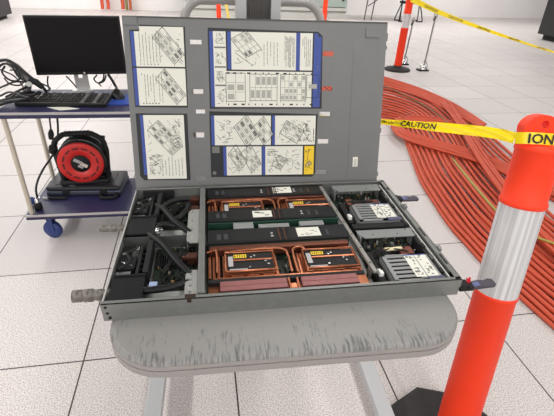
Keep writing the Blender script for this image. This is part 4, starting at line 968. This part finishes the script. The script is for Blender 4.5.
# orange hoses standing against the wall, left
for k, (px, py, r_, mt, lab) in enumerate(((102.5, 8.5, .05, hosem, 'leftmost upright red-orange hose against the far wall above the monitor'), (108.5, 9, .05, hosem, 'second upright red-orange hose against the far wall above the monitor'), (123.4, 11, .055, hosem, 'third upright red-orange hose, left of the brown one, against the far wall'), (127.2, 11.2, .04, mat('brown_green_hose', (120, 110, 60), .6), 'upright brownish green hose against the far wall beside the cover corner'), (130.8, 11.4, .042, mat('brown_orange_hose', (176, 88, 52), .6), 'rightmost upright brown-orange hose against the far wall beside the cover corner'))):
    b = onY(px, py, 14.5); b.z = 0
    m = MB(); m.tube(spline([b+Vector((0, 0, r_)), b+Vector((.01, .02, .3)), Vector((b.x, b.y+.02, 1.1)), Vector((b.x, b.y+.02, 2.2))], 6), r_, 10)
    tag(m.build('upright_hose', mt), lab, 'hose')
b = fl(152.5, 9, 0); o = empty('wall_stand', b, (0, 0, 0), 'white pipe on a black foot at the far wall above the cover left half', 'pipe stand')
m = MB(); m.lathe([(0, 0), (.13, 0), (.13, .05), (.10, .12), (0, .13)], 20); m.build('foot', blackm, o)
m = MB(); m.lathe([(0, .12), (.105, .12), (.105, 1.6), (0, 1.6)], 20); m.build('pipe', white, o)
# stool and folding table legs at the far wall, right
b = fl(408, 21.5, 0); o = empty('stool', b, (0, 0, 0), 'black metal stool with looped legs behind the distant orange post', 'stool')
pxm = onY(409, 21, b.y).x-onY(408, 21, b.y).x
for sx_ in (-1, 1):
    m = MB(); x = sx_*10.5*pxm; m.tube(spline([(x-.16*sx_, -.14, .02), (x, -.16, .02), (x+.03*sx_, -.16, .06), (x-.06*sx_, -.02, .52)], 6), .017, 8); m.tube(spline([(x-.16*sx_, .14, .02), (x, .16, .02), (x+.03*sx_, .16, .06), (x-.06*sx_, .02, .52)], 6), .017, 8); m.build('leg', blackm, o)
m = MB(); m.prism(rrect(-.30, .30, -.2, .2, .05, 5), .50, .56); m.build('seat', blackm, o)
b = fl(364, 20.5, 0); o = empty('folding_table', (b.x, b.y, 0), (0, 0, 0), 'folding table on thin dark legs at the far wall above the cover right corner', 'table')
dx = onY(371, 20, b.y).x-b.x
dkm = mat('dark_leg', (78, 68, 62), .5)
for x in (0, dx):
    m = MB(); m.tube([(x, 0, .015), (x+.06, .02, .72)], .018, 8); m.build('leg', dkm, o)
m = MB(); m.tube([(dx*.3, 0, .40), (dx*2.2, .02, .66)], .014, 8); m.build('brace', dkm, o)
m = MB(); m.box(-.3, 1.6, -.3, .4, .72, .75, 0, None, .006); m.build('table_board', pale, o)
for x in (1.3, 1.5):
    m = MB(); m.tube([(x, .3, .015), (x-.02, .3, .72)], .018, 8); m.build('leg', dkm, o)

# ------------------------------------------------------------------ light
w = bpy.data.worlds.new('world'); SC.world = w; w.use_nodes = True
bg = w.node_tree.nodes['Background']; bg.inputs[0].default_value = lin((250, 248, 246)); bg.inputs[1].default_value = .18
def area(x, y, z, sx_, sy, power, rot=(0, 0, 0)):
    l = bpy.data.lights.new('ceiling_or_fill_strip', 'AREA'); l.shape = 'RECTANGLE'; l.size = sx_; l.size_y = sy; l.energy = power; l.color = (1, .985, .965)
    o = bpy.data.objects.new('ceiling_or_fill_strip', l); COL.objects.link(o); o.location = (x, y, z); o.rotation_euler = rot
for x, pw in ((-3.0, 370), (.9, 180), (4.6, 190), (8.5, 170), (-7, 280)):
    area(x, 3.2, 3.0, .3, 22, pw*1.22)
area(2, 11.8, 3.0, 20, .3, 330)  # added strip that brightens the far wall, not a known lamp
area(1, -3.2, 2.8, 14, .5, 130, (R(50), 0, 0))  # added tilted fill behind the camera for surfaces that face it
SC.view_settings.view_transform = 'Standard'; SC.view_settings.look = 'None'; SC.view_settings.gamma = 1; SC.view_settings.use_curve_mapping = False
SC.view_settings.exposure = 0.0
